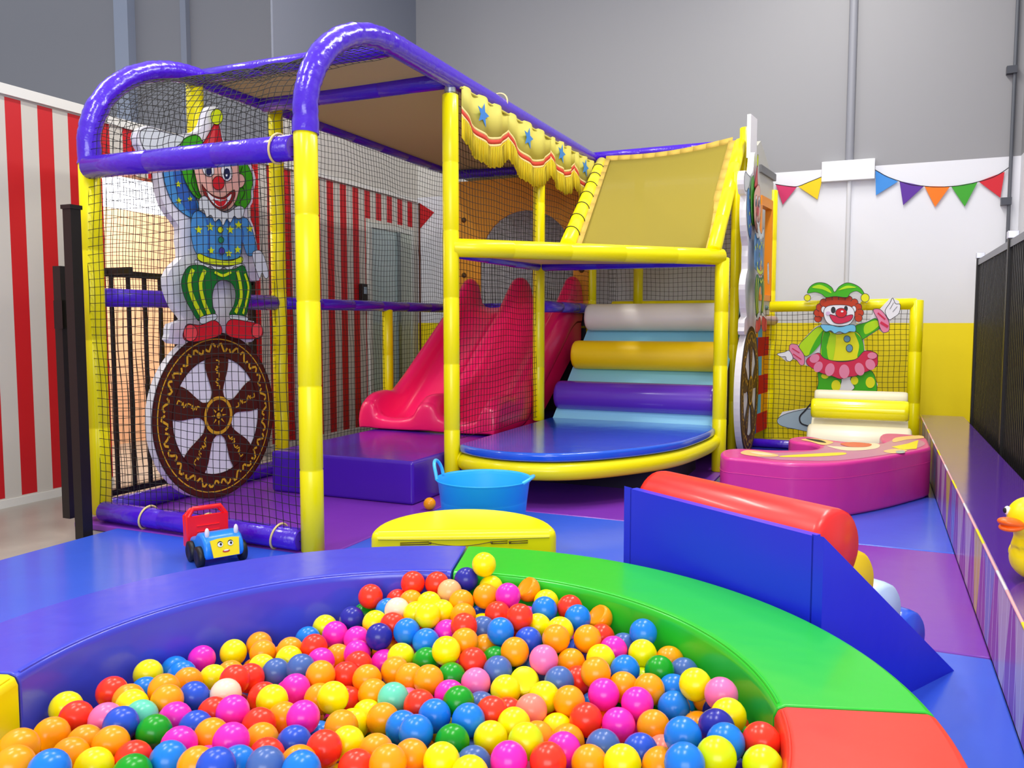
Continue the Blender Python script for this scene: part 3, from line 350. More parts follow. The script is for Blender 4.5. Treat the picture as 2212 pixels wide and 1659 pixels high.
# lit room behind the opening
PEACH = mat('peach_wall_paint', 'F6D2AE', rough=.7)
mb = MB(); mb.box((-6.25, 2.6, -.035), (-6.15, 6.4, 2.05), PEACH); mb.box((-6.15, 6.3, -.035), (XW-.13, 6.4, 2.05), PEACH); struct(mb.build('wall_far'))
gl = MB(); gl.box((-6.24, 2.7, 2.06), (-6.2, 6.3, 2.6), mat('bright_window_glass', 'E8F0FF', rough=.2, emit=2.2))
struct(gl.build('window_1'))
area('side_room_light', (-5.3, 4.6, 2.5), (-6.1, 4.6, .9), 1.2, .5, 42, (1.0, .86, .68))
# the door in the striped wall
dd = MB(); FR = mat('door_frame_paint', 'C9CCC6', rough=.5)
dd.box((XW, 7.0, -.03), (XW+.025, 7.05, 2.05), FR); dd.box((XW, 7.82, -.03), (XW+.025, 7.87, 2.05), FR); dd.box((XW, 7.05, 2.0), (XW+.025, 7.82, 2.05), FR)
do = struct(dd.build('door_1'))
g = MB(); g.box((XW+.001, 7.05, 0), (XW+.012, 7.58, 2.0), mat('door_glass', 'AEC4C4', rough=.06, spec=.9, coat=.6)); g.build('glass_leaf', do)
g = MB(); g.box((XW+.001, 7.58, 0), (XW+.018, 7.82, 2.0), mat('door_leaf_paint', 'B4BDB2', rough=.4)); g.build('side_leaf', do)
g = MB(); g.box((XW+.012, 7.53, 0), (XW+.03, 7.59, 2.0), mat('door_stile', '7F8A8A', rough=.3, metal=.5)); g.build('stile', do)
# painted pennant by the corner
t = MB(); red = mat('pennant_red', 'C4101C', rough=.5)
t.flat([(-4.62, YB-.004, 2.36), (-4.44, YB-.004, 2.25), (-4.62, YB-.004, 2.08)], red, Vector((0, -1, 0)))
pn = tag(t.build('painted_pennant'), 'dark red triangular pennant painted on the wall beside the glass door', 'pennant')
t = MB(); t.box((-4.635, YB-.012, .0), (-4.615, YB-.001, 2.36), mat('pennant_pole', '5A2A18', rough=.5)); t.build('pole', pn)
# entry phone
t = MB(); t.box((XW, 6.84, 1.24), (XW+.05, 6.93, 1.43), BLK); ph = tag(t.build('wall_phone', bevel=.006), 'small black phone unit fixed to the striped wall left of the door', 'phone')
t = MB(); t.box((XW+.051, 6.86, 1.33), (XW+.053, 6.91, 1.40), mat('phone_screen', '9FB6C8', rough=.2)); t.build('screen', ph)
# columns and pipe on the hall wall
def colm(name, px, w, d, z0, z1, c, n):
    X = ony(px, 100, YB).x; m = MB(); m.box((X-w/2, YB-d, z0), (X+w/2, YB-.001, z1), mat(c, {'pale_grey_column': 'A4ACBC', 'mid_grey_column': '969BA8', 'pipe_grey': '8F9098', 'pipe_white': 'D9D9DE'}[c], rough=.5)); return struct(m.build(name))
colm('trim_4', 279, .24, .12, 0, 5.6, 'pale_grey_column', 0)
colm('trim_5', 406, .09, .07, 0, 5.6, 'mid_grey_column', 0)
pX = -.25
m = MB(); m.tube([(pX, YB-.03, 2.42), (pX, YB-.03, 5.6)], .035, mat('pipe_grey', '8F9098', rough=.5)); struct(m.build('trim_6'))
m = MB(); m.tube([(pX+.005, YB-.018, 0), (pX+.005, YB-.018, 2.30)], .02, mat('pipe_white', 'D9D9DE', rough=.5)); struct(m.build('trim_7'))
m = MB(); m.box((-.475, YB-.07, 2.30), (-.04, YB-.001, 2.475), mat('white_board_paint', 'E6E6EA', rough=.5)); struct(m.build('trim_8', bevel=.004))
# conduit with two brackets in the right corner
m = MB(); m.tube([(.985, YB-.03, 1.3), (.985, YB-.03, 5.5)], .014, mat('dark_conduit', '5B5E66', rough=.5)); cd = tag(m.build('conduit_pipe'), 'thin dark grey conduit running up the right corner of the back wall', 'pipe')
for z in (2.02, 3.08):
    m = MB(); m.box((.925, YB-.06, z), (1.0, YB-.001, z+.06), mat('bracket_metal', '4E5058', rough=.4, metal=.4)); m.build('bracket', cd)

# ceiling lamps (real fittings, above the frame)
lamp0 = None
for i, (x, y) in enumerate(LAMPS):
    L = ['ceiling lamp over the left of the ball pit', 'ceiling lamp over the right of the ball pit', 'ceiling lamp over the play frame', 'ceiling lamp over the pink block', 'ceiling lamp near the bunting wall', 'ceiling lamp over the side room'][i]
    lt = thing('ceiling_lamp', L, 'lamp', (x, y, 4.95), 'ceiling lamps')
    h = MB(); h.box((x-.16, y-.75, 4.95), (x+.16, y+.75, 5.05), TRIMW); h.tube([(x, y-.5, 5.05), (x, y-.5, 5.6)], .01, STEEL, n=6); h.tube([(x, y+.5, 5.05), (x, y+.5, 5.6)], .01, STEEL, n=6); h.build('housing', lt)

# ================================================================== floor mats
XS = [-3.53, -2.24, -.95, .365]; YS = [.3, 1.62, 2.905, 4.19, 5.48, 7.25]
def mat_tile(x0, x1, y0, y1, m, label):
    t = MB(); t.box((x0+.004, y0+.004, -.034), (x1-.004 if x1 < .3 else .3665, y1-.004, 0), m)
    return tag(t.build('floor_mat', bevel=.008), label, 'mat', 'vinyl floor mats')
P_, B_ = PURF, BLUF
mat_tile(-3.53, -2.24, .3, 1.62, B_, 'blue floor mat at the far left, nearest the camera')
mat_tile(-3.53, -2.24, 1.62, 3.0, B_, 'blue floor mat in front of the purple bottom tube, under the toy truck')
mat_tile(-3.86, -2.24, 3.0, 5.3, P_, 'purple floor mat inside the netted play frame')
mat_tile(-2.24, -.95, .3, 2.905, B_, 'blue floor mat under the left half of the ball pit')
mat_tile(-2.24, -.95, 2.905, 4.19, B_, 'light blue floor mat behind the yellow half-round cushion')
mat_tile(-2.24, -.95, 4.19, 5.48, P_, 'purple floor mat under the blue round deck')
mat_tile(-2.24, -.95, 5.48, 7.25, P_, 'purple floor mat under the large roller stairs')
mat_tile(-.95, .365, .3, 2.905, B_, 'blue floor mat at the foot of the blue wedge by the printed barrier')
mat_tile(-.95, .365, 2.905, 4.19, P_, 'purple floor mat beside the small roller stairs and printed barrier')
mat_tile(-.95, .365, 4.19, 5.48, B_, 'blue floor mat in front of the pink block')
mat_tile(-.95, .365, 5.48, 7.25, mat('dark_blue_mat_vinyl', '2A3A8C', rough=.18, coat=.4), 'dark blue glossy mat behind the pink block, near the clown cutout')
t = MB(); t.padtube((-.93, 7.18, .035), (-.45, 7.18, .035), .035, PUR); tag(t.build('floor_tube'), 'short purple padded tube on the floor beside the big grey clown shoe', 'tube')

# ================================================================== the play frame
XL, XR = -3.79, -2.347
YA, YC, YE, YK = 3.06, 4.44, 5.85, 7.12
C_ = Vector((-2.347, 4.431, 0)); D_ = Vector((-.985, 5.88, 0))
PF = thing('play_frame', 'tall netted play frame of yellow padded posts and purple padded tubes', 'play frame', (-2.347, 4.431, 0))
def post(x, y, z0, z1, r=.051, name='post', m=YEL):
    t = MB(); t.padtube((x, y, z0), (x, y, z1), r, m); return t.build(name, PF)
A_ = (-2.335, 3.04); B2 = (-3.76, 3.10)
post(*A_, .0, 1.91, .053); post(*B2, .03, 1.89, .053)
post(XL, 3.88, .0, 2.50, .05); post(XL, 4.61, .02, 2.50, .05); post(XL, 6.0, .0, 1.16, .045)
post(XR, C_.y, .0, 2.40, .049)
post(XR, YE, .30, 2.36, .045)
post(D_.x, D_.y, .0, 1.50, .05)
post(XL, YK, .0, 2.5, .045); post(XR, YK, .0, 2.5, .045)
post(-1.03, 7.15, .0, 2.66, .045); post(-1.00, 6.55, .0, 2.2, .036); post(-2.05, 7.62, .0, 2.45, .045)
post(-.86, 7.72, .0, 2.22, .04)
# steel stub on post C
t = MB(); t.tube([(XR, C_.y, 2.38), (XR, C_.y, 2.49)], .026, STEEL); t.tube([(XR, C_.y, 2.41), (XR, C_.y, 2.44)], .034, STEEL); t.build('clamp', PF)
def rail(a, b, r=.05, m=PUR, name='rail'):
    t = MB(); t.padtube(a, b, r, m); return t.build(name, PF)
# arched hoops: up from the front posts, back along the roof
def hoop(x, y0, z0, yend, rz=.6, ry=.74):
    P = [(x, y0, z0), (x, y0+.005, z0+.08)]
    for i in range(1, 19):
        a = PI/2*i/18
        P.append((x, y0+ry*(1-math.cos(a)), z0+.08+(rz-.08)*math.sin(a)))
    n = len(P); rd = random.Random(int(x*10)); w = [1+.05*rd.uniform(-1, 1) for _ in range(n*4)]
    Q = catmull(P, False, 3)
    if yend: Q += [Vector((x, Q[-1].y+(yend-Q[-1].y)*k/8, Q[-1].z)) for k in range(1, 9)]
    t = MB(); t.tube(Q, .057, PUR, n=18, rf=lambda i: w[i] if i < n*3 else 1.0); return t.build('hoop', PF)
hoop(A_[0], A_[1], 1.885, YK, rz=.605, ry=.72); hoop(B2[0], B2[1], 1.865, None, rz=.65, ry=.78)
rail((XL, 3.9, 2.515), (XL, YK, 2.50), .045)                       # left roof beam
rail((XL, 3.92, 2.53), (XR, 3.92, 2.53), .045)                     # cross beams
rail((XL+.04, YC, 2.49), (XR-.03, YC, 2.49), .052)
rail((XL, YK, 2.46), (XR, YK, 2.46), .045)
rail((XR, YK, 2.52), (-1.03, 7.15, 2.53), .04)
rail((B2[0]+.03, B2[1]-.03, 1.845), (A_[0]-.05, A_[1]-.02, 1.825), .057)     # front bar
rail((B2[0]+.05, 3.07, .055), (A_[0]-.05, 3.02, .055), .052)                 # front bottom tube
rail((XL, 3.14, .045), (XL, 4.56, .045), .048)                               # left bottom tube
rail((XL, 3.15, 1.185), (XL, 4.56, 1.185), .05)
rail((XL, 4.66, 1.185), (XL, YK, 1.19), .042)
rail((XR, YE+.05, 1.175), (XR, YK, 1.175), .045)
rail((XL, YK, 1.19), (XR, YK, 1.19), .045)
# yellow diagonal rail and purple tubes under it
rail(C_+Vector((0, 0, 1.50)), D_+Vector((0, 0, 1.505)), .056, YEL)
rail((XR, C_.y+.05, 1.475), (XR, YE-.04, 1.475), .035)
rail((XR+.03, YE, 1.475), (D_.x-.04, YE+.02, 1.475), .035)
rail((-1.81, 5.0, 1.545), (-2.24, 7.06, 2.45), .05, YEL, 'sloping_rail')
rail((-1.035, 5.83, 1.545), (-1.06, 7.08, 2.52), .05, YEL, 'sloping_rail')
rail((XR+.04, 7.64, 1.22), (-1.03, 7.64, 1.22), .035, YEL)
# net window rail behind the stairs and the right-hand net frame
rail((-.82, 7.3, 1.185), (.30, 7.3, 1.20), .045, YEL)
post(.300, 7.3, .0, 1.23, .05)
# cable ties
for p, ax in (((-2.52, 3.03, .055), 'x'), ((-2.98, 3.045, .055), 'x'), ((-3.38, 3.06, .055), 'x'), ((-2.47, 3.02, 1.827), 'x'), ((XR, 5.12, 2.515), 'y')):
    t = MB(); R = .06 if p[2] < 1 else .064; ring = []
    for k in range(24):
        a = 2*PI*k/24
        ring.append((p[0]+.012*math.sin(a), p[1]+R*math.cos(a), p[2]+R*math.sin(a)) if ax == 'x' else (p[0]+R*math.cos(a), p[1]+.01*math.sin(a), p[2]+R*math.sin(a)))
    t.tube(ring, .0055, TIE, n=6, closed=True); t.build('cable_tie', PF)
# black lashing cords on the left sloping rail, lacing on the right one
a = Vector((-1.81, 5.0, 1.545)); b = Vector((-2.24, 7.06, 2.45)); d = (b-a).normalized(); n1 = d.cross(Vector((1, 0, 0))).normalized(); n2 = d.cross(n1)
for k in range(7):
    c = a.lerp(b, .1+.13*k); t = MB(); t.tube([c+n1*(.054*math.cos(q))+n2*(.054*math.sin(q))+d*(.02*math.sin(q)) for q in [2*PI*i/20 for i in range(20)]], .003, NETM, n=5, closed=True); t.build('lashing_cord', PF)
# ------------------------------------------------ cloths
RZ = 2.5
def cloth(name, P00, P10, P01, P11, m, sag, par=PF, nu=14, nv=14, th=.003):
    P00, P10, P01, P11 = map(Vector, (P00, P10, P01, P11)); vs = []; fs = []
    for j in range(nv+1):
        for i in range(nu+1):
            u, v = i/nu, j/nv; p = (P00.lerp(P10, u)).lerp(P01.lerp(P11, u), v)
            p.z -= sag*(math.sin(PI*u)*.6+.4*math.sin(PI*v)*math.sin(PI*u)); vs.append(p)
    for j in range(nv):
        for i in range(nu): q = j*(nu+1)+i; fs.append((q, q+1, q+nu+2, q+nu+1))
    t = MB(); t.add(vs, fs, m, True); o = t.build(name, par); sd = o.modifiers.new('cloth', 'SOLIDIFY'); sd.thickness = th; return o
cloth('roof_cloth', (XL, 3.95, RZ+.02), (XR, 3.95, RZ+.02), (XL, YC, RZ+.02), (XR, YC, RZ+.02), CLOTH, .01)
cloth('roof_cloth', (XL, YC, RZ+.02), (XR, YC, RZ+.02), (XL, YK, RZ+.01), (XR, YK, RZ+.01), CLOTH, .04)
cloth('mesh_awning', (-1.77, 5.03, 1.545), (-1.09, 5.80, 1.545), (-2.20, 7.06, 2.47), (-1.12, 7.08, 2.54), MESHC, .05)
HEM = mat('awning_hem', 'C9A848', rough=.8)
t = MB()
for P, Q in (((-2.20, 7.05, 2.48), (-1.12, 7.07, 2.55)), ((-1.76, 5.04, 1.55), (-2.19, 7.05, 2.48)), ((-1.10, 5.81, 1.55), (-1.12, 7.07, 2.55))):
    P, Q = Vector(P), Vector(Q); dd_ = (Q-P).normalized(); side = Vector((0, 0, 1)).cross(dd_).normalized()
    seg = [P.lerp(Q, k/10) - Vector((0, 0, .035*math.sin(PI*k/10)*(abs(dd_.x) > .6))) for k in range(11)]
    o2 = dd_.cross(side) if abs(dd_.x) < .6 else Vector((0, -.6, -.8))
    wv = (side if abs(dd_.x) < .6 else Vector((0, .35, .9)).normalized())*.03
    for k in range(10): t.add([seg[k]-wv, seg[k+1]-wv, seg[k+1]+wv, seg[k]+wv], [(0, 1, 2, 3)], HEM, True)
o = t.build('awning_hem', PF); sd = o.modifiers.new('s', 'SOLIDIFY'); sd.thickness = .006
t = MB(); P = [Vector((XR, C_.y, 1.46)), D_+Vector((0, 0, 1.46)), Vector((XR, YE, 1.49))]
t.prism(P, (0, 0, .006), mat('tan_ceiling_cloth', 'E6CE8E', rough=.8, transl=.3)); t.build('triangle_cloth', PF)
# ------------------------------------------------ nets
net((B2[0]+.03, 3.06, .06), (1, -.035, 0), (0, 0, 1), 1.37, 1.77, seed=1, par=PF, amp=.008)
AY = lambda z: YA if z < 1.93 else YA+.74*(1-math.sqrt(max(0, 1-((z-1.93)/.6)**2)))
net((XL, YA, .07), (0, 1, 0), (0, 0, 1), YK-YA, 2.42, inside=lambda a, b: YA+a > AY(b+.07)+.02, seed=2, par=PF, amp=.008)
# net over the hoops: quarter arch panel
def arch_net():
    t = MB(); rd = random.Random(5)
    def P(u, s):   # s in 0..1 along the arc
        a = PI/2*s; y = 3.07+.76*(1-math.cos(a)); z = 1.90+.55*math.sin(a)
        return Vector((B2[0]+.04+u*1.36+.006*math.sin(s*30+u*9), y+.006*math.sin(u*40+s*7), z-.02*math.sin(PI*u)+.005*math.sin(u*33)))
    for i in range(33): t.tube([P(i/32, j/20) for j in range(21)], .0018, NETM, n=3, cap=False)
    for j in range(24): t.tube([P(i/30, j/23) for i in range(31)], .0018, NETM, n=3, cap=False)
    return t.build('net', PF)
arch_net()
net((XR, C_.y+.04, .33), (0, 1, 0), (0, 0, 1), YE-C_.y-.08, 1.12, seed=3, par=PF)
net((XR, C_.y+.04, 1.52), (0, 1, 0), (0, 0, 1), YE-C_.y-.08, .93, seed=4, par=PF)
net((XR, YE+.05, 1.24), (0, 1, 0), (0, 0, 1), YK-YE-.1, 1.22, seed=6, par=PF)
net((XL, 7.9, 1.2), (1, 0, 0), (0, 0, 1), XR-XL, 1.28, seed=7, par=PF)
net((XR, 7.64, 1.26), (1, 0, 0), (0, 0, 1), 1.30, 1.2, seed=8, par=PF)
net((-.85, 7.3, .06), (1, 0, 0), (0, 0, 1), 1.13, 1.10, seed=9, par=PF, r=.0022)
net((XL, YK+.02, 1.2), (0, 1, 0), (0, 0, 1), .78, 1.28, seed=10, par=PF)
# ------------------------------------------------ orange arch panel
ORG = mat('orange_panel_paint', 'FFB42C', rough=.5)
t = MB(); yy = YK-.06
outer = [(-3.70, 1.22), (-3.70, 2.38), (-2.36, 2.38), (-2.36, 1.22), (-2.50, 1.22), (-2.50, 1.62)]
arc = [(-2.965+.465*math.cos(a), 1.62+.46*math.sin(a)) for a in [PI*k/16 for k in range(17)]]
pts = outer[:5]+[(-2.50, 1.5)]+arc+[(-3.43, 1.5), (-3.43, 1.22)]
t.prism([(x, yy, z) for x, z in pts], (0, .02, 0), ORG)
op = t.build('arch_panel', PF)
for x, z in ((-3.60, 1.5), (-2.42, 1.52), (-3.6, 2.02)):
    t = MB(); t.lathe([(0, -.014), (.022, -.012), (.026, 0)], (x, yy, z), mat('bolt_cap_dark', '6A4A10', rough=.4), n=12, axis='y'); t.build('bolt', op)
# ------------------------------------------------ upper deck behind the slide and stairs
t = MB(); t.box((XL+.05, YK+.03, 1.02), (-1.06, 7.9, 1.14), mat('dark_deck', '3A2A30', rough=.6)); t.build('upper_deck', PF)
t = MB(); t.box((XL+.06, YK+.05, .0), (-1.1, YK+.07, 1.0), mat('deck_shade_dark', '2A2430', rough=.9)); t.build('under_deck_shade_sheet', PF)  # dark sheet added below the deck to give the shade there
cloth('roof_cloth', (XL, YK+.04, RZ), (-1.0, YK+.04, RZ), (XL, 7.9, RZ-.05), (-1.0, 7.9, RZ-.05), CLOTH, .02)  # back roof cloth, added to darken the space behind the arch
# ------------------------------------------------ valance
VB = MB(); VC = mat('valance_cloth', 'DCD060', rough=.7); VR = mat('valance_red', 'D4402C', rough=.7); VW = mat('valance_cream', 'F6D48C', rough=.7)
VF = mat('valance_fringe', 'E8CC10', rough=.75); VS = mat('valance_star', '3F86D8', rough=.7)
def valance(y0, y1, ztop, zc, drop, cusp_first=False):
    n = 40; xs = XR+.05
    def zb(u): return zc-drop*math.sin(PI*u)**.8
    def X(u, k): return xs+.012*math.sin(u*19+k)+.02*math.sin(PI*u)*.5
    rows = []
    for k, off in enumerate((0, 0, -.016, -.045, -.061)):
        rows.append([(X(i/n, 0)+.0, y0+(y1-y0)*i/n, (ztop if k == 0 else zb(i/n)+off)) for i in range(n+1)])
    fr = [(X(i/n, 0)+.004*(i % 2), y0+(y1-y0)*i/n, zb(i/n)-.061-.125-.006*(i % 3)) for i in range(n+1)]
    rows.append(fr)
    for k, m in enumerate((VC, VW, VR, VW, VF)):
        vs = rows[k]+rows[k+1]
        VB.add(vs, [(i, i+1, n+2+i, n+1+i) for i in range(n)], m, True)
    for i in range(1, n, 1):   # fringe strands
        a = Vector(rows[4][i]); b = Vector(fr[i]); VB.tube([a+Vector((.006, 0, 0)), b+Vector((.006, 0, 0))], .004, VF, n=4, cap=False)
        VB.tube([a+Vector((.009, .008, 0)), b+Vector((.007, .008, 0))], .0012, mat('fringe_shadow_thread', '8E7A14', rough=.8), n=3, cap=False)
    ym = (y0+y1)/2-.1; zs = zc+.0
    st = [(xs+.03, ym+(.085 if k % 2 == 0 else .035)*math.sin(2*PI*k/10+.2), zs+(.075 if k % 2 == 0 else .032)*math.cos(2*PI*k/10+.2)) for k in range(10)]
    VB.flat(st, VS, Vector((1, 0, 0)))
valance(4.48, 5.16, 2.46, 2.34, .105); valance(5.16, 5.95, 2.46, 2.345, .12)
valance(5.95, 6.50, 2.46, 2.36, .10); valance(6.50, 7.10, 2.45, 2.35, .115)
o = VB.build('valance', PF); sd = o.modifiers.new('s', 'SOLIDIFY'); sd.thickness = .002
t = MB(); t.tube([(XR+.05, 4.47, 2.445), (XR+.05, 7.1, 2.44)], .008, VC, n=6); t.build('valance_rod', PF)
# ================================================================== slide
def make_slide():
    root = thing('double_slide', 'red two-lane plastic slide under the orange arch panel', 'slide', (-2.97, 5.3, .28))
    x0, x1 = -3.53, -2.42; xm = (x0+x1)/2
    # path stations: (y, z of lane, outer wall height, mid wall height)
    st = [(5.24, .36, .10, .10), (5.27, .355, .13, .13), (5.33, .32, .19, .19), (5.46, .30, .22, .21), (5.60, .34, .17, .15), (5.78, .46, .15, .12), (6.0, .62, .14, .11),
          (6.3, .83, .14, .11), (6.6, 1.03, .15, .12), (6.74, 1.13, .165, .15), (6.82, 1.17, .20, .19), (6.90, 1.20, .235, .235), (6.97, 1.205, .245, .245), (7.04, 1.205, .215, .215)]
    def sec(y, z, h, hm):
        L = []
        def wall(c, w, hh, outer):
            return [(c-w*1.25, 0), (c-w*.95, hh*.7), (c-w*.6, hh*.98), (c, hh), (c+w*.6, hh*.98), (c+w*.95, hh*.7), (c+w*1.25, 0)]
        Lw = wall(x0+.05, .055, h, 0); Rw = wall(x1-.05, .055, h, 0); Mw = wall(xm, .075, hm, 0)
        pts = [(x0-.005, -.16)]+Lw+[(x0+.2, -.03), (xm-.2, -.03)]+Mw+[(xm+.2, -.03), (x1-.2, -.03)]+Rw+[(x1+.005, -.16)]
        zb = .262
        return [Vector((x, y, max(z+dz, zb))) for x, dz in pts]
    rows = [sec(*s) for s in st]
    # smooth along the path
    R = []
    for i in range(len(rows)-1):
        for j in range(4):
            t = j/4; p0, p1, p2, p3 = rows[max(i-1, 0)], rows[i], rows[i+1], rows[min(i+2, len(rows)-1)]
            R.append([.5*((2*b)+(c-a)*t+(2*a-5*b+4*c-d)*t*t+(3*b-a-3*c+d)*t**3) for a, b, c, d in zip(p0, p1, p2, p3)])
    R.append(rows[-1])
    # rounded lip in front: extra rows that fold down
    first = R[0]; lip = []
    for k in range(5, 0, -1):
        a = PI/2*k/5
        lip.append([Vector((xm+(p.x-xm)*(1-.03*k/5*(1 if abs(p.x-xm) > .4 else 0)), 5.24-.05*math.sin(a), .262+(p.z-.262)*(math.cos(a)**.6))) for p in first])
    R = lip+R; n = len(first)
    vs = [p for row in R for p in row]; fs = []
    for i in range(len(R)-1):
        for j in range(n-1): fs.append((i*n+j, (i+1)*n+j, (i+1)*n+j+1, i*n+j+1))
    t = MB(); t.add(vs, fs, SLIDE, True); o = t.build('lanes', root)
    sd = o.modifiers.new('thick', 'SOLIDIFY'); sd.thickness = .012; sd.offset = -1; ss = o.modifiers.new('sub', 'SUBSURF'); ss.levels = 1; ss.render_levels = 1
    # side skirt on the right
    t = MB(); P = [(x1+.006, 5.4, .262), (x1+.006, 5.6, .30), (x1+.006, 6.0, .50), (x1+.006, 6.9, 1.10), (x1+.006, 7.04, 1.10), (x1+.006, 7.04, .9), (x1+.006, 6.0, .262)]
    t.prism(P, (-.012, 0, 0), SLIDE); t.build('side_skirt', root)
    t = MB(); P = [(x+.0, y, z) for x, y, z in ((x0, 5.4, .262), (x0, 5.6, .30), (x0, 6.0, .50), (x0, 6.9, 1.10), (x0, 7.04, 1.10), (x0, 7.04, .9), (x0, 6.0, .262))]
    t.prism(P, (-.012, 0, 0), SLIDE); t.build('side_skirt', root)
    return root
make_slide()
t = MB(); t.box((-3.42, 4.05, .0), (-2.40, 7.0, .255), PURD); tag(t.build('foam_platform', bevel=.02), 'long low purple foam platform leading to the foot of the slide', 'platform')
# stray balls
# ================================================================== blue round deck
root = thing('round_deck', 'shiny blue half-round deck with a yellow padded rim in the frame corner', 'deck', (-1.9, 4.9, 0))
arcp = [(-2.30, 4.47), (-2.27, 4.40), (-2.10, 4.30), (-1.886, 4.255), (-1.627, 4.315), (-1.413, 4.49), (-1.213, 4.777), (-1.09, 5.05), (-1.035, 5.32), (-1.005, 5.6), (-1.0, 5.80)]
arcs = catmull([(*p, 0) for p in arcp], False, 4)
loop = [Vector((p.x, p.y, .262)) for p in arcs]+[Vector((-1.06, 6.0, .262)), Vector((-2.30, 6.0, .262)), Vector((-2.30, 5.2, .262))]
t = MB(); t.prism(loop, (0, 0, .052), DECKB); t.build('deck_pad', root, bevel=.018)
cen = Vector((-1.75, 5.1, 0)); rim = [p+(cen-p).normalized()*.035+Vector((0, 0, .205)) for p in arcs]
rim = [Vector((XR+.03, 4.46, .215))]+rim[2:-1]+[Vector((-1.02, 5.84, .215))]
t = MB(); t.tube(rim, .052, YEL, n=16); t.build('rim_tube', root)
t = MB(); t.box((-2.26, 5.02, .0), (-1.15, 5.9, .262), mat('underside_shade', '1A0E2C', rough=.8)); t.build('void_shade_box', root)  # dark box painted as the shaded void beneath the deck

# ================================================================== roller stairs
def roller_stairs(name, label, cat, o, u, v, Wd, D, Hh, z0, rolls, mslope, mside, rings=None, group=None):
    """o: floor corner (low end, left), u: width dir, v: run dir (uphill). rolls: (distance along v, z, radius, material)"""
    o = Vector(o); u = Vector(u).normalized(); v = Vector(v).normalized(); up = Vector((0, 0, 1))
    root = thing(name, label, cat, o, group)
    t = MB(); P = [o+up*z0, o+v*D+up*z0, o+v*D+up*Hh, o+v*(D-.02)+up*Hh]
    P = [o+v*.0+up*z0, o+v*D+up*z0, o+v*D+up*Hh]
    t.prism(P, u*Wd, mside)
    nrm = (v*(-(Hh-z0))+up*D).normalized()*.006
    t.add([P[0]+nrm, P[0]+u*Wd+nrm, P[2]+u*Wd+nrm, P[2]+nrm], [(0, 1, 2, 3)], mslope)
    t.build('wedge_base', root)
    for s, z, r, m, ux0, ux1 in rolls:
        a = o+u*ux0+v*s+up*(z-o.z); L = ux1-ux0; t = MB()
        prof = [(0, 0), (r*.86, 0), (r*.97, .012), (r, .035), (r, L-.035), (r*.97, L-.012), (r*.86, L), (0, L)]
        vs = []; fs = []; n = 28; w1 = v; w2 = up
        for rr, h in prof:
            for j in range(n): q = 2*PI*j/n; vs.append(a+u*h+w1*(rr*math.cos(q))+w2*(rr*math.sin(q)))
        for i in range(len(prof)-1):
            for j in range(n): fs.append((i*n+j, i*n+(j+1) % n, (i+1)*n+(j+1) % n, (i+1)*n+j))
        t.add(vs, fs, m, True); t.build('roller', root)
    return root
ST = roller_stairs('roller_stairs', 'large foam stairs of purple, yellow and white rollers on a sky blue slope', 'stairs',
    (-2.27, 5.9, .26), (1, 0, 0), (0, 1, 0), 1.25, 1.15, .93, 0,
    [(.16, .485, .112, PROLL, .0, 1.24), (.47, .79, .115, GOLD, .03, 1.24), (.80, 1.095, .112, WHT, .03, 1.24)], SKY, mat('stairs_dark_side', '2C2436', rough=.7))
# small blue wedge stairs beside the pit: high end faces the pit
V0 = Vector((-.100, 2.150, 0)); uu = Vector((-.83, .557, 0)).normalized(); vv = Vector((.501, .865, 0)).normalized()
LW, DW, HW = .76, .70, .52
root = thing('roller_wedge', 'blue foam wedge with red, yellow, white and blue rollers beside the green pit wall', 'wedge', V0)
t = MB(); up = Vector((0, 0, 1))
tri = [V0+up*HW, V0, V0+vv*DW, ]
t.prism([p for p in tri], uu*.035, BLU)                    # near side panel
t.prism([p+uu*(LW-.035) for p in tri], uu*.035, BLU)
t.obox(V0+uu*.03, uu*(LW-.06), vv*.03, up*(HW-.004), BLU)  # tall back panel
low = [V0+uu*.03+up*(HW-.10)+vv*.02, V0+uu*.03+vv*.02, V0+uu*.03+vv*(DW-.12)]
t.prism(low, uu*(LW-.06), BLU)
t.build('wedge_base', root)
sl = (vv*DW-up*HW).normalized(); nn = (vv*HW+up*DW).normalized()
for k, (s, m, r) in enumerate(((.055, REDV, .105), (.275, GOLD, .093), (.465, mat('pale_blue_vinyl', 'C4D8F2', rough=.35), .088), (.645, mat('mid_blue_vinyl', '2A5BE0', rough=.25, coat=.3), .085))):
    a = V0+up*HW+sl*s+nn*(-.012 if k else .01)+uu*.036; L = LW-.075; t = MB()
    if k == 0: a = V0+up*(HW-.06)+vv*.122+uu*.036
    prof = [(0, 0), (r*.88, 0), (r*.97, .008), (r, .025), (r, L-.02), (r*.97, L), (0, L)]; vs = []; fs = []; n = 30
    for rr, h in prof:
        for j in range(n): q = 2*PI*j/n; vs.append(a+uu*h+vv*(rr*math.cos(q))+up*(rr*math.sin(q)))
    for i in range(len(prof)-1):
        for j in range(n): fs.append((i*n+j, i*n+(j+1) % n, (i+1)*n+(j+1) % n, (i+1)*n+j))
    t.add(vs, fs, m, True); t.build('roller', root)
# cream and yellow small stairs under the clown
roller_stairs('small_roller_stairs', 'small foam stairs of cream and yellow rollers below the jester clown', 'stairs', (-.43, 6.30, 0), (1, 0, 0), (0, 1, 0), .68, .72, .40, 0,
    [(.10, .165, .145, CRM, .0, .69), (.27, .41, .075, mat('bright_yellow_vinyl', 'FFF400', rough=.2, coat=.3), .01, .675), (.47, .475, .06, CRM, .02, .67)], CRM, CRM)

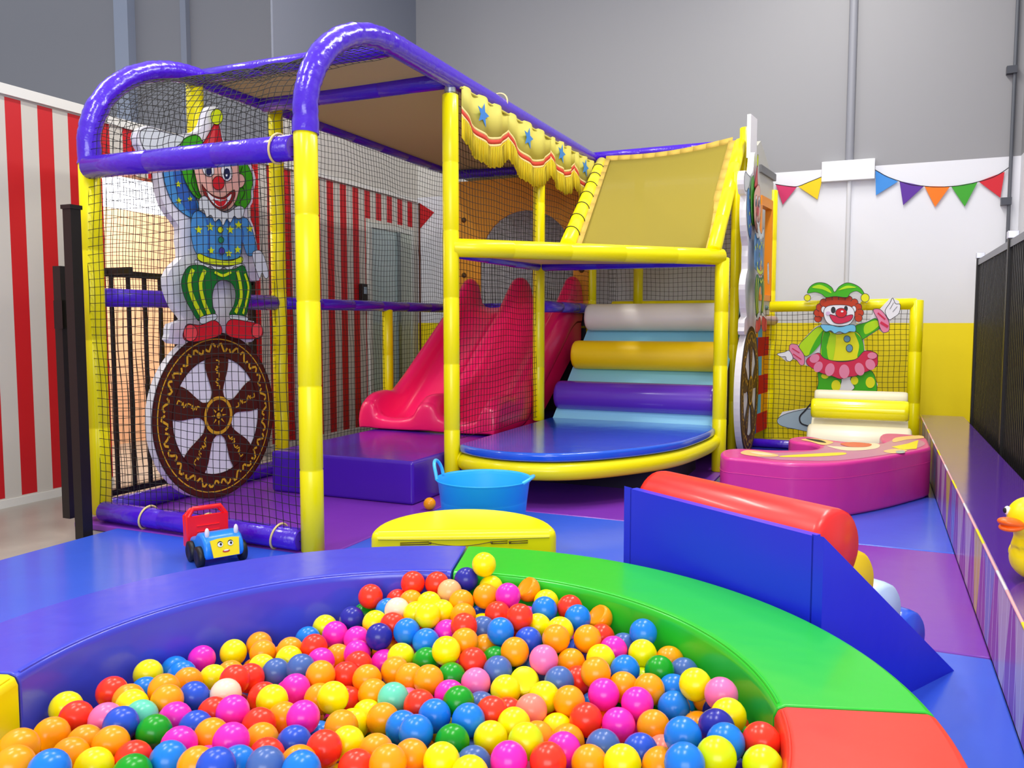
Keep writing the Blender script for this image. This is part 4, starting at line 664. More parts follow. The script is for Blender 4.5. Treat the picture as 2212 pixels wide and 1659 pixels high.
# ================================================================== pink block
top = [(1556, 979), (1566, 987), (1605, 991), (1662, 997), (1718, 1001), (1809, 1000), (1899, 989), (1965, 977), (2010, 967), (2020, 958), (2007, 948), (1985, 941), (1949, 937), (1910, 936), (1900, 942), (1904, 951), (1910, 956),
       (1894, 957), (1842, 955), (1786, 949), (1752, 943), (1722, 943), (1704, 947), (1712, 953), (1752, 958), (1768, 965), (1750, 971), (1673, 972), (1616, 969), (1580, 969), (1562, 972)]
PH = .30
P = catmull([onz(x, y, PH) for x, y in top], True, 3); P = [Vector((min(p.x, .335), p.y, 0)) for p in P]
c0 = Vector((-.2, 5.0, 0))
root = thing('pink_block', 'big curved magenta foam block with a printed cartoon figure on its top', 'play block', c0)
t = MB(); t.prism(P, (0, 0, PH), PNK); t.build('body', root, bevel=.02)
t = MB(); t.tube([p+Vector((0, 0, .215)) for p in P], .0022, PNK, n=6, closed=True); t.build('seam', root)
t = MB()
def topf(pts, m, k=1, sm=True):
    Q = [onz(x, y, PH) for x, y in pts]
    if sm: Q = catmull(Q, True, 4)
    Q = [Vector((q.x, q.y, PH+.001*k)) for q in Q]; t.flat(Q, m, Vector((0, 0, 1)))
LIL = mat('print_lilac', 'C47AA0', rough=.35, coat=.2); PEA = mat('print_peach', 'F6C77E', rough=.4, coat=.2); PY = mat('print_yellow', 'F8E020', rough=.4, coat=.2)
PR = mat('print_red', 'D8433C', rough=.4, coat=.2); PC = mat('print_cream', 'F8DCB4', rough=.4)
topf([(1600, 976), (1650, 990), (1720, 995), (1810, 995), (1895, 985), (1960, 973), (1996, 962), (1990, 952), (1950, 944), (1930, 950), (1900, 960), (1845, 960), (1790, 955), (1770, 972), (1690, 978)], LIL, 1)
topf([(1612, 973), (1640, 975), (1680, 983), (1672, 987), (1630, 986), (1600, 980)], PEA, 2)
topf([(1620, 977), (1655, 980), (1670, 984), (1640, 983)], PC, 3)
topf([(1690, 985), (1750, 981), (1820, 978), (1822, 983), (1760, 987), (1692, 988)], PY, 2)
topf([(1786, 964), (1830, 974), (1890, 970), (1900, 961), (1880, 958), (1850, 966), (1810, 965)], PC, 2)
topf([(1815, 959), (1845, 956), (1882, 960), (1872, 966), (1835, 966)], PR, 3)
topf([(1730, 950), (1760, 948), (1800, 955), (1780, 962), (1752, 955)], PEA, 2)
topf([(1740, 948), (1770, 951), (1785, 957), (1765, 955)], INK, 3)
topf([(1925, 966), (1960, 959), (1984, 951), (1980, 970), (1950, 972)], PY, 2, False)
topf([(1935, 946), (1985, 941), (1995, 947), (1960, 950), (1930, 956)], PEA, 2)
topf([(1908, 975), (1935, 970), (1960, 974), (1930, 980)], PEA, 2)
topf([(1936, 975), (1952, 974), (1954, 979), (1938, 980)], mat('print_grey', 'A8B0A8', rough=.4), 3)
t.build('printed_figure', root)

# ================================================================== yellow half-round cushion
fm = Vector((-1.363, 2.665, 0)); du = Vector((.894, .447, 0)); dn = Vector((-.447, .894, 0)); hc = .285; rr = .345
root = thing('half_round_cushion', 'yellow half-round foam cushion with a zip, just behind the ball pit', 'cushion', fm)
loop = [fm-du*rr, fm+du*rr]+[fm+du*(rr*math.cos(a))+dn*(rr*1.06*math.sin(a)+.02) for a in [PI*k/24 for k in range(1, 24)]]
t = MB(); t.prism(loop, (0, 0, hc), YEL); t.build('body', root, bevel=.03)
t = MB(); pipe = [fm-du*(rr-.03)-dn*.002+up*(hc-.028)+du*((2*rr-.06)*k/20)-up*(.004*math.sin(PI*k/20)) for k in range(21)]
t.tube(pipe, .003, mat('yellow_piping', 'C8BE00', rough=.4), n=6); t.build('piping', root)
t = MB(); ZP = mat('brown_zip', '6E5A10', rough=.5)
for s0, s1 in ((-.235, -.13), (.10, .16), (.165, .235)):
    a = fm+du*s0-dn*.003+up*.243; b = fm+du*s1-dn*.003+up*.246
    lp = [a, b, b-up*.008, a-up*.007]; t.tube(lp, .0018, ZP, n=5, closed=True)
t.tube([fm+du*(-.13+.23*k/16)-dn*.003+up*(.243-.014*math.sin(PI*k/16)) for k in range(17)], .0014, ZP, n=5)
for s0 in (-.125, .10, .168): t.ball(fm+du*s0-dn*.004+up*.242, .005, ZP, n=8)
t.build('zip', root)

# ================================================================== blue tub
c = EYE+ray(1045, 1030)*3.75; c = Vector((c.x, c.y, 0)); R = .218; zt = .345
root = thing('flexible_tub', 'bright blue flexible plastic tub with two loop handles, behind the yellow cushion', 'tub', c)
t = MB(); t.lathe([(0, 0), (.165, 0), (.172, .006), (R-.012, zt-.02), (R, zt-.004), (R+.004, zt), (R, zt+.002), (R-.008, zt-.006), (.166, .012), (0, .01)], c, TUBM, n=48); t.build('body', root)
rimc = c+up*zt; axis = RT  # handles at the left and right rim
for sgn in (-1, 1):
    hd = (RT*sgn*.97+Vector((FWD.x, FWD.y, 0)).normalized()*(.24*(-1 if sgn > 0 else .6))).normalized(); hp = Vector((-hd.y, hd.x, 0))
    base = rimc+hd*(R-.002); P = []
    for k in range(13):
        a = PI*k/12
        if sgn < 0: P.append(base+hp*(.062*math.cos(a))+up*(.075*math.sin(a)**.7)+hd*(.01*math.sin(a)-.012*(1-math.sin(a))))
        else: P.append(base+hp*(.075*math.cos(a))+up*(-.002+.016*math.sin(a))-hd*(-.012*math.sin(a)+.016*(1-math.sin(a))))
    t = MB(); t.tube(P, .008, mat('tub_handle_plastic', '4CC4F4', rough=.3), n=10); t.build('handle', root)

# ================================================================== printed barrier
BH = .285; x0, x1 = .368, .69
def barrier_side():
    m = bpy.data.materials.new('printed_barrier_side'); m.use_nodes = True; nt = m.node_tree; b = nt.nodes['Principled BSDF']
    b.inputs['Roughness'].default_value = .32; b.inputs['Coat Weight'].default_value = .1; b.inputs['Specular IOR Level'].default_value = .3
    x, y, z = pos_xyz(nt)
    u = math_node(nt, 'DIVIDE', math_node(nt, 'ADD', y, 10), .33); f = math_node(nt, 'FRACT', u)
    tri = math_node(nt, 'ABSOLUTE', math_node(nt, 'SUBTRACT', f, .5))           # 0 middle .5 edge
    w = math_node(nt, 'ADD', math_node(nt, 'MULTIPLY', z, .9), .12)
    inn = math_node(nt, 'LESS_THAN', tri, w)
    k = math_node(nt, 'MODULO', math_node(nt, 'FLOOR', u), 4)
    c = mixcol(nt, math_node(nt, 'LESS_THAN', k, .5), lin('C9B4C0'), lin('D8C63A'))
    c = mixcol(nt, math_node(nt, 'GREATER_THAN', k, 2.5), c, lin('7C8AC8'))
    c = mixcol(nt, inn, lin('9A4E9E'), c)
    st = math_node(nt, 'LESS_THAN', math_node(nt, 'FRACT', math_node(nt, 'MULTIPLY', y, 11)), .07)  # pale vertical streaks: reflections painted over the print
    c = mixcol(nt, st, c, lin('E4DCE0'))
    nt.links.new(c, b.inputs['Base Color']); return m
BT = mat('barrier_purple_vinyl', '5A22A0', rough=.14, coat=.6, bump=.12, bscale=5, bdist=.012)
root = thing('foam_barrier', 'long purple foam barrier with a printed side, in front of the black fence', 'barrier', (.52, 4.5, 0))
t = MB(); t.box((x0, .8, 0), (x1, 7.62, BH), BT); t.build('purple_top', root, bevel=.008)
t = MB(); t.box((x0-.003, .8, .003), (x0-.0005, 7.6, BH-.006), barrier_side()); t.build('printed_side', root)
t = MB(); cols = [mat('edge_pink', 'F0B0B4', rough=.4), mat('edge_yellow', 'F4E018', rough=.4), mat('edge_pink', None), mat('edge_white', 'E4DCE0', rough=.4)]
y = .8; k = 0
while y < 7.58:
    L = (.34, .22, .28, .2)[k % 4]; t.tube([(x0, y, BH), (x0, min(y+L, 7.6), BH)], .005, cols[k % 4], n=6); y += L; k += 1
t.build('piping', root)

# ================================================================== black picket fence on the right
root = thing('picket_fence', 'tall black metal picket fence behind the printed barrier on the right', 'fence', (.74, 5.5, -.035))
xf = .745
POSTY = (7.48, 5.80, 4.12)
for y in POSTY:
    t = MB(); t.box((xf-.025, y-.025, -.035), (xf+.025, y+.025, 1.585), BLK); t.build('post', root, bevel=.004)
    t = MB(); t.box((xf-.03, y-.03, 1.555), (xf+.03, y+.03, 1.60), mat('fence_cap', 'D8D8E4', rough=.25, metal=.3)); t.build('post_cap', root, bevel=.004)
for a, b in ((POSTY[0], POSTY[1]), (POSTY[1], POSTY[2])):
    t = MB(); t.box((xf-.018, b+.026, 1.50), (xf+.018, a-.026, 1.545), mat('fence_rail', '55555F', rough=.3, metal=.5)); t.build('top_rail', root)
    t = MB(); t.box((xf-.018, b+.026, .10), (xf+.018, a-.026, .14), BLK); t.build('bottom_rail', root)
    t = MB(); n = int((a-b-.1)/.062)
    for i in range(n): y = b+.06+i*(a-b-.12)/(n-1); t.box((xf-.009, y-.009, .14), (xf+.009, y+.009, 1.50), BLK)
    t.build('pickets', root)

# black fence with gate behind the play frame on the left
root = thing('gate_fence', 'low black metal fence with a tall latch post outside the left of the play frame', 'fence', (-3.66, 3.3, -.035))
fx = -3.98
def bx(a, b, name, m=BLK): t = MB(); t.box(a, b, m); return t.build(name, root)
gx, gy = -3.60, 2.86
bx((gx-.028, gy-.028, -.03), (gx+.028, gy+.028, 1.60), 'latch_post'); bx((gx-.034, gy-.034, 1.60), (gx+.034, gy+.034, 1.62), 'post_cap')
q = onx(140, 572, -3.72)
gq = ony(141, 900, 2.88).x
bx((gq-.022, 2.86, .06), (gq+.03, 2.91, 1.33), 'gate_stile'); bx((gq+.0, 2.84, 1.02), (gq+.06, 2.865, 1.16), 'latch', mat('latch_black', '0C0A0A', rough=.3))
bx((fx-.02, 3.22, 1.31), (fx+.02, 4.55, 1.345), 'top_rail'); bx((fx-.02, 3.22, .06), (fx+.02, 4.55, .095), 'bottom_rail')
bx((fx+.02, 3.22, 1.31), (gx-.03, 3.24, 1.345), 'return_rail'); bx((fx-.02, 4.53, -.03), (fx+.02, 4.57, 1.345), 'post')
t = MB()
for i in range(11): y = 3.28+i*.117; t.box((fx-.009, y-.009, .095), (fx+.009, y+.009, 1.31), BLK)
t.build('bars', root)

# ================================================================== rubber duck
dp = onz(2199, 1252, BH); dc = Vector((max(dp.x+.035, .46), dp.y, BH))
DY = mat('duck_yellow', 'FFE000', rough=.32, sss=.1); DO = mat('duck_orange', 'FF6A10', rough=.35)
face = (RT*-1.0+Vector((FWD.x, FWD.y, 0))*-.35).normalized(); sidev = Vector((-face.y, face.x, 0))
root = thing('rubber_duck', 'large yellow rubber duck with an orange beak sitting on the barrier top', 'toy duck', dc)
rotm = Matrix((face, sidev, up)).transposed()
t = MB(); t.ball(dc-face*.02+up*.072, .075, DY, n=28, sc=(1.35, 1.0, .97), rot=rotm)
t.ball(dc+face*.035+up*.195, .062, DY, n=28, sc=(1.02, .98, 1.0), rot=rotm)
t.lathe([(.055, 0), (.047, .03), (.05, .06)], dc+face*.025+up*.105, DY, n=24)
t.ball(dc-face*.115+up*.11, .03, DY, n=16, sc=(1.5, .7, .8), rot=Matrix.Rotation(-.5, 3, sidev) @ rotm)
o = t.build('body', root); rm = o.modifiers.new('r', 'REMESH'); rm.mode = 'VOXEL'; rm.voxel_size = .005; rm.use_smooth_shade = True
sm = o.modifiers.new('s', 'SMOOTH'); sm.iterations = 8; sm.factor = .6
for s in (-1, 1):
    t = MB(); t.ball(dc-face*.03+sidev*(s*.072)+up*.085, .045, DY, n=20, sc=(1.3, .3, .75), rot=Matrix.Rotation(.25, 3, sidev) @ rotm); t.build('wing', root)
    t = MB(); t.ball(dc+face*.083+sidev*(s*.036)+up*.212, .011, mat('eye_white', 'F4F4F0', rough=.2), n=14, sc=(.7, 1, 1.25), rot=rotm)
    t.ball(dc+face*.089+sidev*(s*.039)+up*.212, .0065, INK, n=12, sc=(.7, 1, 1.3), rot=rotm); t.build('eye', root)
t = MB()
for zz, th, Lb in ((.186, .010, .064), (.174, .008, .056)):
    t.ball(dc+face*(.088+Lb*.35)+up*zz, .03, DO, n=20, sc=(Lb/.045, 1.05, th/.02), rot=(Matrix.Rotation(.12 if zz < .18 else -.18, 3, sidev)) @ rotm)
t.build('beak', root)

# ================================================================== toy truck
tc = Vector((-2.64, 2.755, 0)); hd = Vector((.88, -.475, 0)).normalized(); sd_ = Vector((-hd.y, hd.x, 0))  # hd: forward, sd_: to its left
TB = mat('truck_blue_plastic', '1E8CF0', rough=.3, coat=.2); TR = mat('truck_red_plastic', 'FF1018', rough=.3, coat=.1); TY = mat('truck_yellow', 'FFE210', rough=.35)
root = thing('toy_truck', 'blue smiling toy truck with its red tipper bed raised, on the blue mat', 'toy truck', tc)
def ob(t, f, s, z, lf, ws, hz, m): t.obox(tc+hd*f+sd_*s+up*z, hd*lf, sd_*ws, up*hz, m)
t = MB(); prof = [(-.10, .035), (.105, .035), (.118, .06), (.112, .10), (.085, .128), (.045, .142), (.0, .135), (-.03, .11), (-.10, .10)]
loop = [tc+hd*f+up*z-sd_*.085 for f, z in prof]; t.prism(loop, sd_*.17, TB); t.build('cab', root, bevel=.014)
t = MB()
for s in (-.07, .055): t.ball(tc+hd*.075+sd_*(s+.008)+up*.145, .016, mat('truck_ear_white', 'EDE6EA', rough=.4), n=12, sc=(.6, .7, 1.5))
t.build('ears', root)
fo = tc+hd*.1135; fn = (hd*.9+up*.35).normalized(); fu = -sd_; fv = (up*.92-hd*.32).normalized()
def fq(a, b, k=0): return fo+up*.082+fu*a+fv*b+fn*(.006+.0012*k)
t = MB(); t.prism([fq(-.055, -.038), fq(.055, -.038), fq(.062, .036), (fq(.03, .041)), fq(-.03, .041), fq(-.062, .036)], fn*.006, TY); fp = t.build('face_plate', root)
t = MB()
def disc(t, a, b, ra, rb, m, k, n=16, rot=0): t.flat([fq(a+ra*math.cos(q)*math.cos(rot)-rb*math.sin(q)*math.sin(rot), b+ra*math.cos(q)*math.sin(rot)+rb*math.sin(q)*math.cos(rot), k) for q in [2*PI*i/n for i in range(n)]], m, fn)
for s in (-.022, .022):
    disc(t, s, .016, .012, .013, INK, 6); disc(t, s, .014, .0115, .010, mat('eye_white', None), 7); disc(t, s-.002, .015, .005, .006, INK, 8)
disc(t, 0, -.016, .016, .006, mat('smile_red', 'C83A28', rough=.4), 6); disc(t, 0, -.013, .011, .003, mat('eye_white', None), 7)
t.build('face', fp)
for f in (.06, -.055):
    for s in (-1, 1):
        t = MB(); c_ = tc+hd*f+sd_*(s*.092)+up*.045; n = 24; vs = []; fs = []
        pr = [(0, -.016), (.030, -.016), (.045, -.011), (.045, .011), (.030, .016), (.018, .012), (0, .012)]
        for rr_, h in pr:
            for j in range(n): q = 2*PI*j/n; vs.append(c_+sd_*(h*s)+hd*(rr_*math.cos(q))+up*(rr_*math.sin(q)))
        for i in range(len(pr)-1):
            for j in range(n): fs.append((i*n+j, i*n+(j+1) % n, (i+1)*n+(j+1) % n, (i+1)*n+j))
        t.add(vs, fs, mat('tyre_black', '101012', rough=.45), True); t.build('wheel', root)
# tipper bed standing on end behind the cab
t = MB(); bo = tc-hd*.105
def bq(a, b, c): return bo+sd_*a+up*b-hd*c
fr_ = [(-.085, .05), (.085, .05), (.088, .19), (.06, .222), (-.06, .222), (-.088, .19)]
t.prism([bq(a, b, .0) for a, b in fr_[:1]+fr_[1:3]+[(.088, .178), (-.088, .178)]+fr_[5:]], -hd*.02, TR)
t.build('bed_floor', root, bevel=.006)
t = MB()
t.tube([bq(-.08, .05, .012), bq(-.085, .18, .012), bq(-.06, .218, .012), bq(.06, .218, .012), bq(.085, .18, .012), bq(.08, .05, .012)], .011, TR, n=10)
t.tube([bq(-.08, .05, .06), bq(-.085, .18, .06), bq(-.06, .205, .06), bq(.06, .205, .06), bq(.085, .18, .06), bq(.08, .05, .06)], .009, TR, n=10)
t.obox(bq(-.09, .045, -.002), sd_*.012, up*.14, -hd*.07, TR); t.obox(bq(.078, .045, -.002), sd_*.012, up*.14, -hd*.07, TR); t.obox(bq(-.085, .04, 0), sd_*.17, up*.012, -hd*.07, TR)
for z in (.09, .115, .14): t.tube([bq(-.05, z, -.002), bq(.05, z, -.002)], .003, TR, n=6)
t.build('tipper_bed', root)

# ================================================================== bunting
root = thing('bunting', 'string of seven coloured triangular flags along the white wall', 'bunting', (0, YB-.02, 2.3))
ps = [(1675, 398), (1700, 402), (1722, 403), (1748, 393), (1775, 382), (1792, 373), (1800, 369), (1806, 369), (1830, 373), (1850, 368), (1866, 361), (1872, 361), (1890, 367), (1915, 381), (1942, 391), (1968, 399), (1996, 402), (2022, 404), (2051, 403), (2080, 400), (2112, 393), (2142, 384), (2165, 372), (2186, 357)]
t = MB(); t.tube(catmull([ony(x, y, YB-.02) for x, y in ps], False, 4), .0035, mat('bunting_string', '201C28', rough=.7), n=5); t.build('string', root)
for c, tri in (('D02C66', ((1676, 399), (1722, 403), (1691, 442))), ('F4CC00', ((1724, 403), (1777, 382), (1766, 431))), ('3C8CDC', ((1891, 368), (1940, 392), (1892, 422))), ('5C2C9C', ((1943, 391), (1996, 402), (1951, 443))),
               ('FF7A10', ((1997, 402), (2052, 403), (2020, 447))), ('3CA428', ((2055, 403), (2112, 393), (2084, 446))), ('D42030', ((2114, 392), (2170, 371), (2161, 427)))):
    t = MB(); P = [ony(x, y, YB-.021) for x, y in tri]; t.prism(P, (0, .002, 0), mat('flag_'+c, c, rough=.7)); t.build('flag', root)
# hooks
t = MB()
for x in (1801, 1868): p = ony(x, 368, YB-.07); t.lathe([(.012, 0), (.012, .008), (0, .008)], p, STEEL, n=12, axis='y')
t.build('hook', root)
# ================================================================== painted cutouts
class Paint:
    def __init__(s, fn, nrm, root): s.fn = fn; s.n = Vector(nrm); s.root = root; s.k = 0
    def pt(s, p, k): return s.fn(*p)+s.n*(.0009*k)
    def part(s, name, shapes, label=None, outline=.004):
        """shapes: (points, material, kind) kind: 's' smooth closed, 'p' polygon, 'l' smooth line with width"""
        t = MB(); s.k += 1
        for sh_ in shapes:
            pts, m = sh_[0], sh_[1]; kind = sh_[2] if len(sh_) > 2 else 's'
            base = s.k; s.k += 1
            if kind == 'l':
                w = sh_[3]; Q = catmull([(*p, 0) for p in pts], False, 4); P = [s.pt((q.x, q.y), base+1) for q in Q]; s.ribbon(t, P, w, m)
            else:
                Q = catmull([(*p, 0) for p in pts], True, 5) if kind == 's' else [Vector((*p, 0)) for p in pts]
                P = [s.pt((q.x, q.y), base) for q in Q]; t.flat(P, m, s.n)
                if outline and not (len(sh_) > 3 and sh_[3] == 0):
                    s.ribbon(t, [p+s.n*.0009 for p in P]+[P[0]+s.n*.0009], outline, INK); s.k += 1
        o = t.build(name, s.root)
        if label: o['label'] = label
        return o
    def ribbon(s, t, P, w, m):
        vs = []
        for i, p in enumerate(P):
            d = (P[min(i+1, len(P)-1)]-P[max(i-1, 0)])
            if d.length < 1e-9: d = Vector((0, 0, 1))
            q = s.n.cross(d.normalized())*(w/2); vs += [p-q, p+q]
        fs = []
        for i in range(len(P)-1):
            a, b, c, e = 2*i, 2*i+1, 2*i+3, 2*i+2
            x = (Vector(vs[b])-Vector(vs[a])).cross(Vector(vs[e])-Vector(vs[a]))
            fs.append((a, b, c, e) if x.dot(s.n) >= 0 else (a, e, c, b))
        t.add(vs, fs, m)
def ell(cx, cy, rx, ry, n=18, rot=0):
    return [(cx+rx*math.cos(a)*math.cos(rot)-ry*math.sin(a)*math.sin(rot), cy+rx*math.cos(a)*math.sin(rot)+ry*math.sin(a)*math.cos(rot)) for a in [2*PI*i/n for i in range(n)]]
def star(cx, cy, r):
    return [(cx+(r if i % 2 == 0 else r*.45)*math.sin(PI*i/5), cy-(r*1.15 if i % 2 == 0 else r*.5)*math.cos(PI*i/5)) for i in range(10)]
def curls(path, r):      # curly hair: overlapping round locks along a path
    out = []
    for x, y in path: out.append((ell(x, y, r, r*1.02, 14), JH))
    return out
def pm(name, c): return mat('paint_'+name, c, rough=.5, spec=.25)
SKIN = pm('skin', 'F2B7A4'); HAIRG = pm('hair_green', '3FA51C'); HATR = pm('hat_red', 'C8202C'); LIME = pm('lime', 'D6E61A'); SHB = pm('shirt_blue', '4A93CE'); SHD = pm('shirt_dark_blue', '3565B4')
TRG = pm('trouser_green', '12702A'); SHOE = pm('shoe_red', 'D41828'); SHOEL = pm('shoe_light', 'F0484C'); GLV = pm('glove_white', 'D8DDDC'); BRW = pm('wheel_brown', '4C1A0C'); BRD = pm('wheel_dark', '38120A'); GLD = pm('wheel_gold', 'D9A426'); NOSE = pm('nose_red', 'D4202C'); EYW = pm('eye_white', 'F2F2F0'); EYB = pm('eye_navy', '20264E'); MTH = pm('mouth_maroon', '8A2020'); FRILL = pm('frill_white', 'D9DFDC')
BOARD = mat('white_board_foam', 'E9E6EA', rough=.5)
XC = -3.55
def make_wheel_clown():
    f = lambda x, y: onx(x, y, XC)
    cy_ = (f(322, 900).y+f(592, 900).y)/2; zt, zb = f(460, 722).z, f(460, 1090).z
    R = .49; cyy = cy_; cz = .012+R
    root = thing('clown_cutout', 'green-haired clown cutout balancing on a big brown wheel behind the front net', 'clown cutout', (XC-.06, cyy, 0), 'clown on wheel cutouts')
    n = Vector((1, 0, 0))
    sil = [(446, 240), (456, 230), (470, 232), (480, 247), (476, 270), (482, 300), (492, 325), (515, 335), (540, 352), (552, 385), (548, 412), (545, 438), (535, 458), (548, 490), (556, 540), (562, 580), (560, 605), (545, 606), (532, 590), (528, 600), (532, 630), (528, 660), (520, 688), (548, 694), (553, 712), (545, 738),
           (460, 745), (372, 742), (366, 722), (370, 700), (398, 690), (380, 668), (364, 630), (360, 600), (376, 572), (392, 556), (388, 520), (388, 490), (366, 462), (350, 430), (341, 385), (345, 345), (318, 338), (298, 310), (298, 285), (318, 272), (345, 280), (385, 292), (402, 288), (425, 284), (438, 268)]
    t = MB(); P = [f(x, y) for x, y in sil]; P = catmull(P, True, 2)
    t.prism(P, (-.045, 0, 0), BOARD)
    t.prism([(XC-.0006, cyy+(R+.0)*math.cos(a), cz+(R)*math.sin(a)) for a in [2*PI*i/64 for i in range(64)]], (-.045, 0, 0), BOARD)
    t.build('board', root)
    p = Paint(f, n, root)
    p.part('upper_glove', [([(303, 284), (325, 276), (350, 284), (395, 296), (388, 312), (352, 330), (322, 330), (306, 312)], GLV)])
    p.part('raised_sleeve', [([(352, 330), (376, 328), (388, 362), (405, 400), (428, 442), (418, 470), (396, 462), (372, 438), (356, 400), (349, 362)], SHB), ([(372, 335), (390, 380), (425, 442), (415, 462), (392, 440), (376, 395)], SHD, 's', 0),
        (star(384, 352, 7), LIME, 'p', 0), (star(383, 398, 7), LIME, 'p', 0), (star(384, 434, 7), LIME, 'p', 0), (star(408, 430, 6), LIME, 'p', 0)])
    p.part('hair', [([(386, 318), (398, 298), (424, 293), (444, 316), (500, 338), (528, 352), (543, 385), (539, 412), (537, 436), (515, 458), (500, 440), (430, 432), (402, 402), (388, 362)], HAIRG), ([(394, 330), (415, 360), (410, 395), (425, 425)], INK, 'l', .005), ([(520, 360), (512, 390), (525, 415), (512, 440)], INK, 'l', .005)])
    p.part('hat', [([(429, 326), (445, 292), (460, 266), (468, 268), (474, 298), (478, 328)], HATR), ([(436, 322), (452, 290), (460, 274), (455, 320)], pm('hat_pink', 'E04A4C'), 's', 0), (ell(463, 253, 13, 17), LIME)])
    p.part('face', [(ell(512, 391, 11, 15), SKIN), ([(412, 352), (430, 332), (478, 322), (504, 338), (510, 375), (509, 415), (496, 446), (474, 457), (448, 447), (428, 424), (418, 392)], SKIN),
        ([(430, 360), (440, 350), (452, 354), (455, 375), (446, 382), (434, 376)], EYW), ([(470, 365), (480, 354), (492, 362), (494, 382), (484, 392), (474, 386)], EYW), (ell(443, 370, 6, 10), EYB, 's', 0), (ell(482, 376, 7, 12), EYB, 's', 0), (ell(481, 379, 2, 3), EYW, 's', 0), (ell(463, 396, 13, 15), NOSE),
        ([(426, 398), (433, 408), (450, 422), (472, 427), (490, 414), (498, 412), (497, 428), (482, 448), (466, 455), (446, 442), (431, 420)], MTH), ([(436, 414), (452, 427), (474, 432), (490, 420), (484, 436), (466, 448), (448, 436)], EYW, 's', 0), ([(450, 431), (466, 436), (480, 430), (474, 444), (462, 446)], NOSE, 's', 0)])
    p.part('shirt', [([(403, 470), (418, 456), (450, 472), (500, 468), (524, 474), (537, 505), (544, 545), (524, 552), (512, 520), (508, 554), (480, 562), (440, 560), (413, 548), (402, 510)], SHB), ([(436, 475), (440, 515), (438, 556)], SHD, 'l', .012), ([(486, 475), (482, 515), (486, 556)], SHD, 'l', .012), ([(508, 480), (514, 505), (512, 525)], SHD, 'l', .008),
        (star(417, 497, 9), LIME, 'p', 0), (star(442, 491, 9), LIME, 'p', 0), (star(485, 497, 9), LIME, 'p', 0), (star(503, 487, 9), LIME, 'p', 0), (star(527, 495, 8), LIME, 'p', 0), (star(443, 542, 8), LIME, 'p', 0), (star(481, 548, 8), LIME, 'p', 0), (star(500, 540, 8), LIME, 'p', 0),
        (ell(462, 497, 6, 7), LIME), (ell(463, 519, 6, 7), pm('button_green', '1C8A5A')), (ell(464, 543, 6, 8), pm('button_violet', '4C3C9C'))])
    p.part('collar', [([(414, 432), (428, 425), (448, 448), (474, 460), (498, 446), (512, 452), (508, 470), (498, 474), (490, 468), (482, 482), (474, 474), (466, 488), (458, 474), (448, 480), (440, 466), (430, 470), (424, 455), (415, 455)], FRILL)])
    p.part('belt', [([(412, 548), (438, 558), (480, 564), (506, 555), (504, 570), (472, 574), (434, 570), (412, 562)], LIME), ([(405, 562), (430, 572), (470, 577), (506, 570), (512, 582), (490, 576), (480, 588), (466, 578), (452, 588), (438, 576), (424, 582), (406, 574)], FRILL)])
    p.part('trousers', [([(394, 574), (420, 574), (440, 582), (485, 582), (508, 574), (519, 600), (526, 622), (520, 655), (511, 684), (478, 682), (488, 658), (491, 632), (482, 612), (462, 606), (448, 614), (441, 636), (442, 662), (446, 680), (414, 694), (396, 672), (380, 642), (373, 612), (380, 588)], TRG),
        ([(398, 582), (390, 610), (398, 645), (418, 684)], LIME, 'l', .028), ([(424, 584), (414, 612), (420, 648), (434, 682)], LIME, 'l', .026), ([(494, 586), (500, 612), (502, 645), (490, 676)], LIME, 'l', .024), ([(510, 592), (518, 620), (514, 650), (506, 678)], LIME, 'l', .016), ([(444, 588), (462, 596), (480, 588)], LIME, 'l', .016)])
    p.part('sock', [([(412, 686), (444, 678), (446, 690), (416, 700)], FRILL), ([(478, 680), (512, 684), (512, 694), (480, 690)], FRILL)])
    p.part('shoe', [([(376, 712), (384, 700), (412, 702), (440, 692), (456, 704), (456, 722), (430, 732), (400, 738), (380, 736), (373, 726)], SHOE), (ell(389, 719, 15, 18), SHOEL)])
    p.part('shoe', [([(466, 702), (478, 690), (510, 694), (538, 700), (546, 712), (543, 728), (520, 732), (486, 730), (468, 722)], SHOE), (ell(533, 714, 12, 16), SHOEL)])
    p.part('lower_glove', [([(522, 548), (540, 543), (552, 568), (557, 596), (550, 602), (543, 590), (538, 602), (530, 584)], GLV)])
    # wheel in plane metres (y, z)
    g = lambda y, z: Vector((XC, cyy+y, cz+z)); w = Paint(g, n, root); w.k = 4
    ring = lambda r0, r1, m, t, k: t.add([g(r*math.cos(a), r*math.sin(a))+n*(.0009*k) for r in (r0, r1) for a in [2*PI*i/72 for i in range(72)]], [(i, 72+i, 72+(i+1) % 72, (i+1) % 72) for i in range(72)], m)
    t = MB(); ring(.345, .49, BRW, t, 5); ring(.345, .352, BRD, t, 6); ring(.482, .49, BRD, t, 6); ring(.448, .455, GLD, t, 6); t.build('wheel_rim', root)
    t = MB(); rd = random.Random(4)
    for i in range(26):
        a = 2*PI*i/26; P = []
        for j in range(7):
            q = a+(j/6-.5)*.20; r = .405+.022*math.sin(j/6*2*PI)*(1 if i % 2 else -1)+rd.uniform(-.004, .004); P.append(g(r*math.cos(q), r*math.sin(q))+n*.007)
        w.ribbon(t, P, .014, GLD)
    t.build('rim_ornament', root)
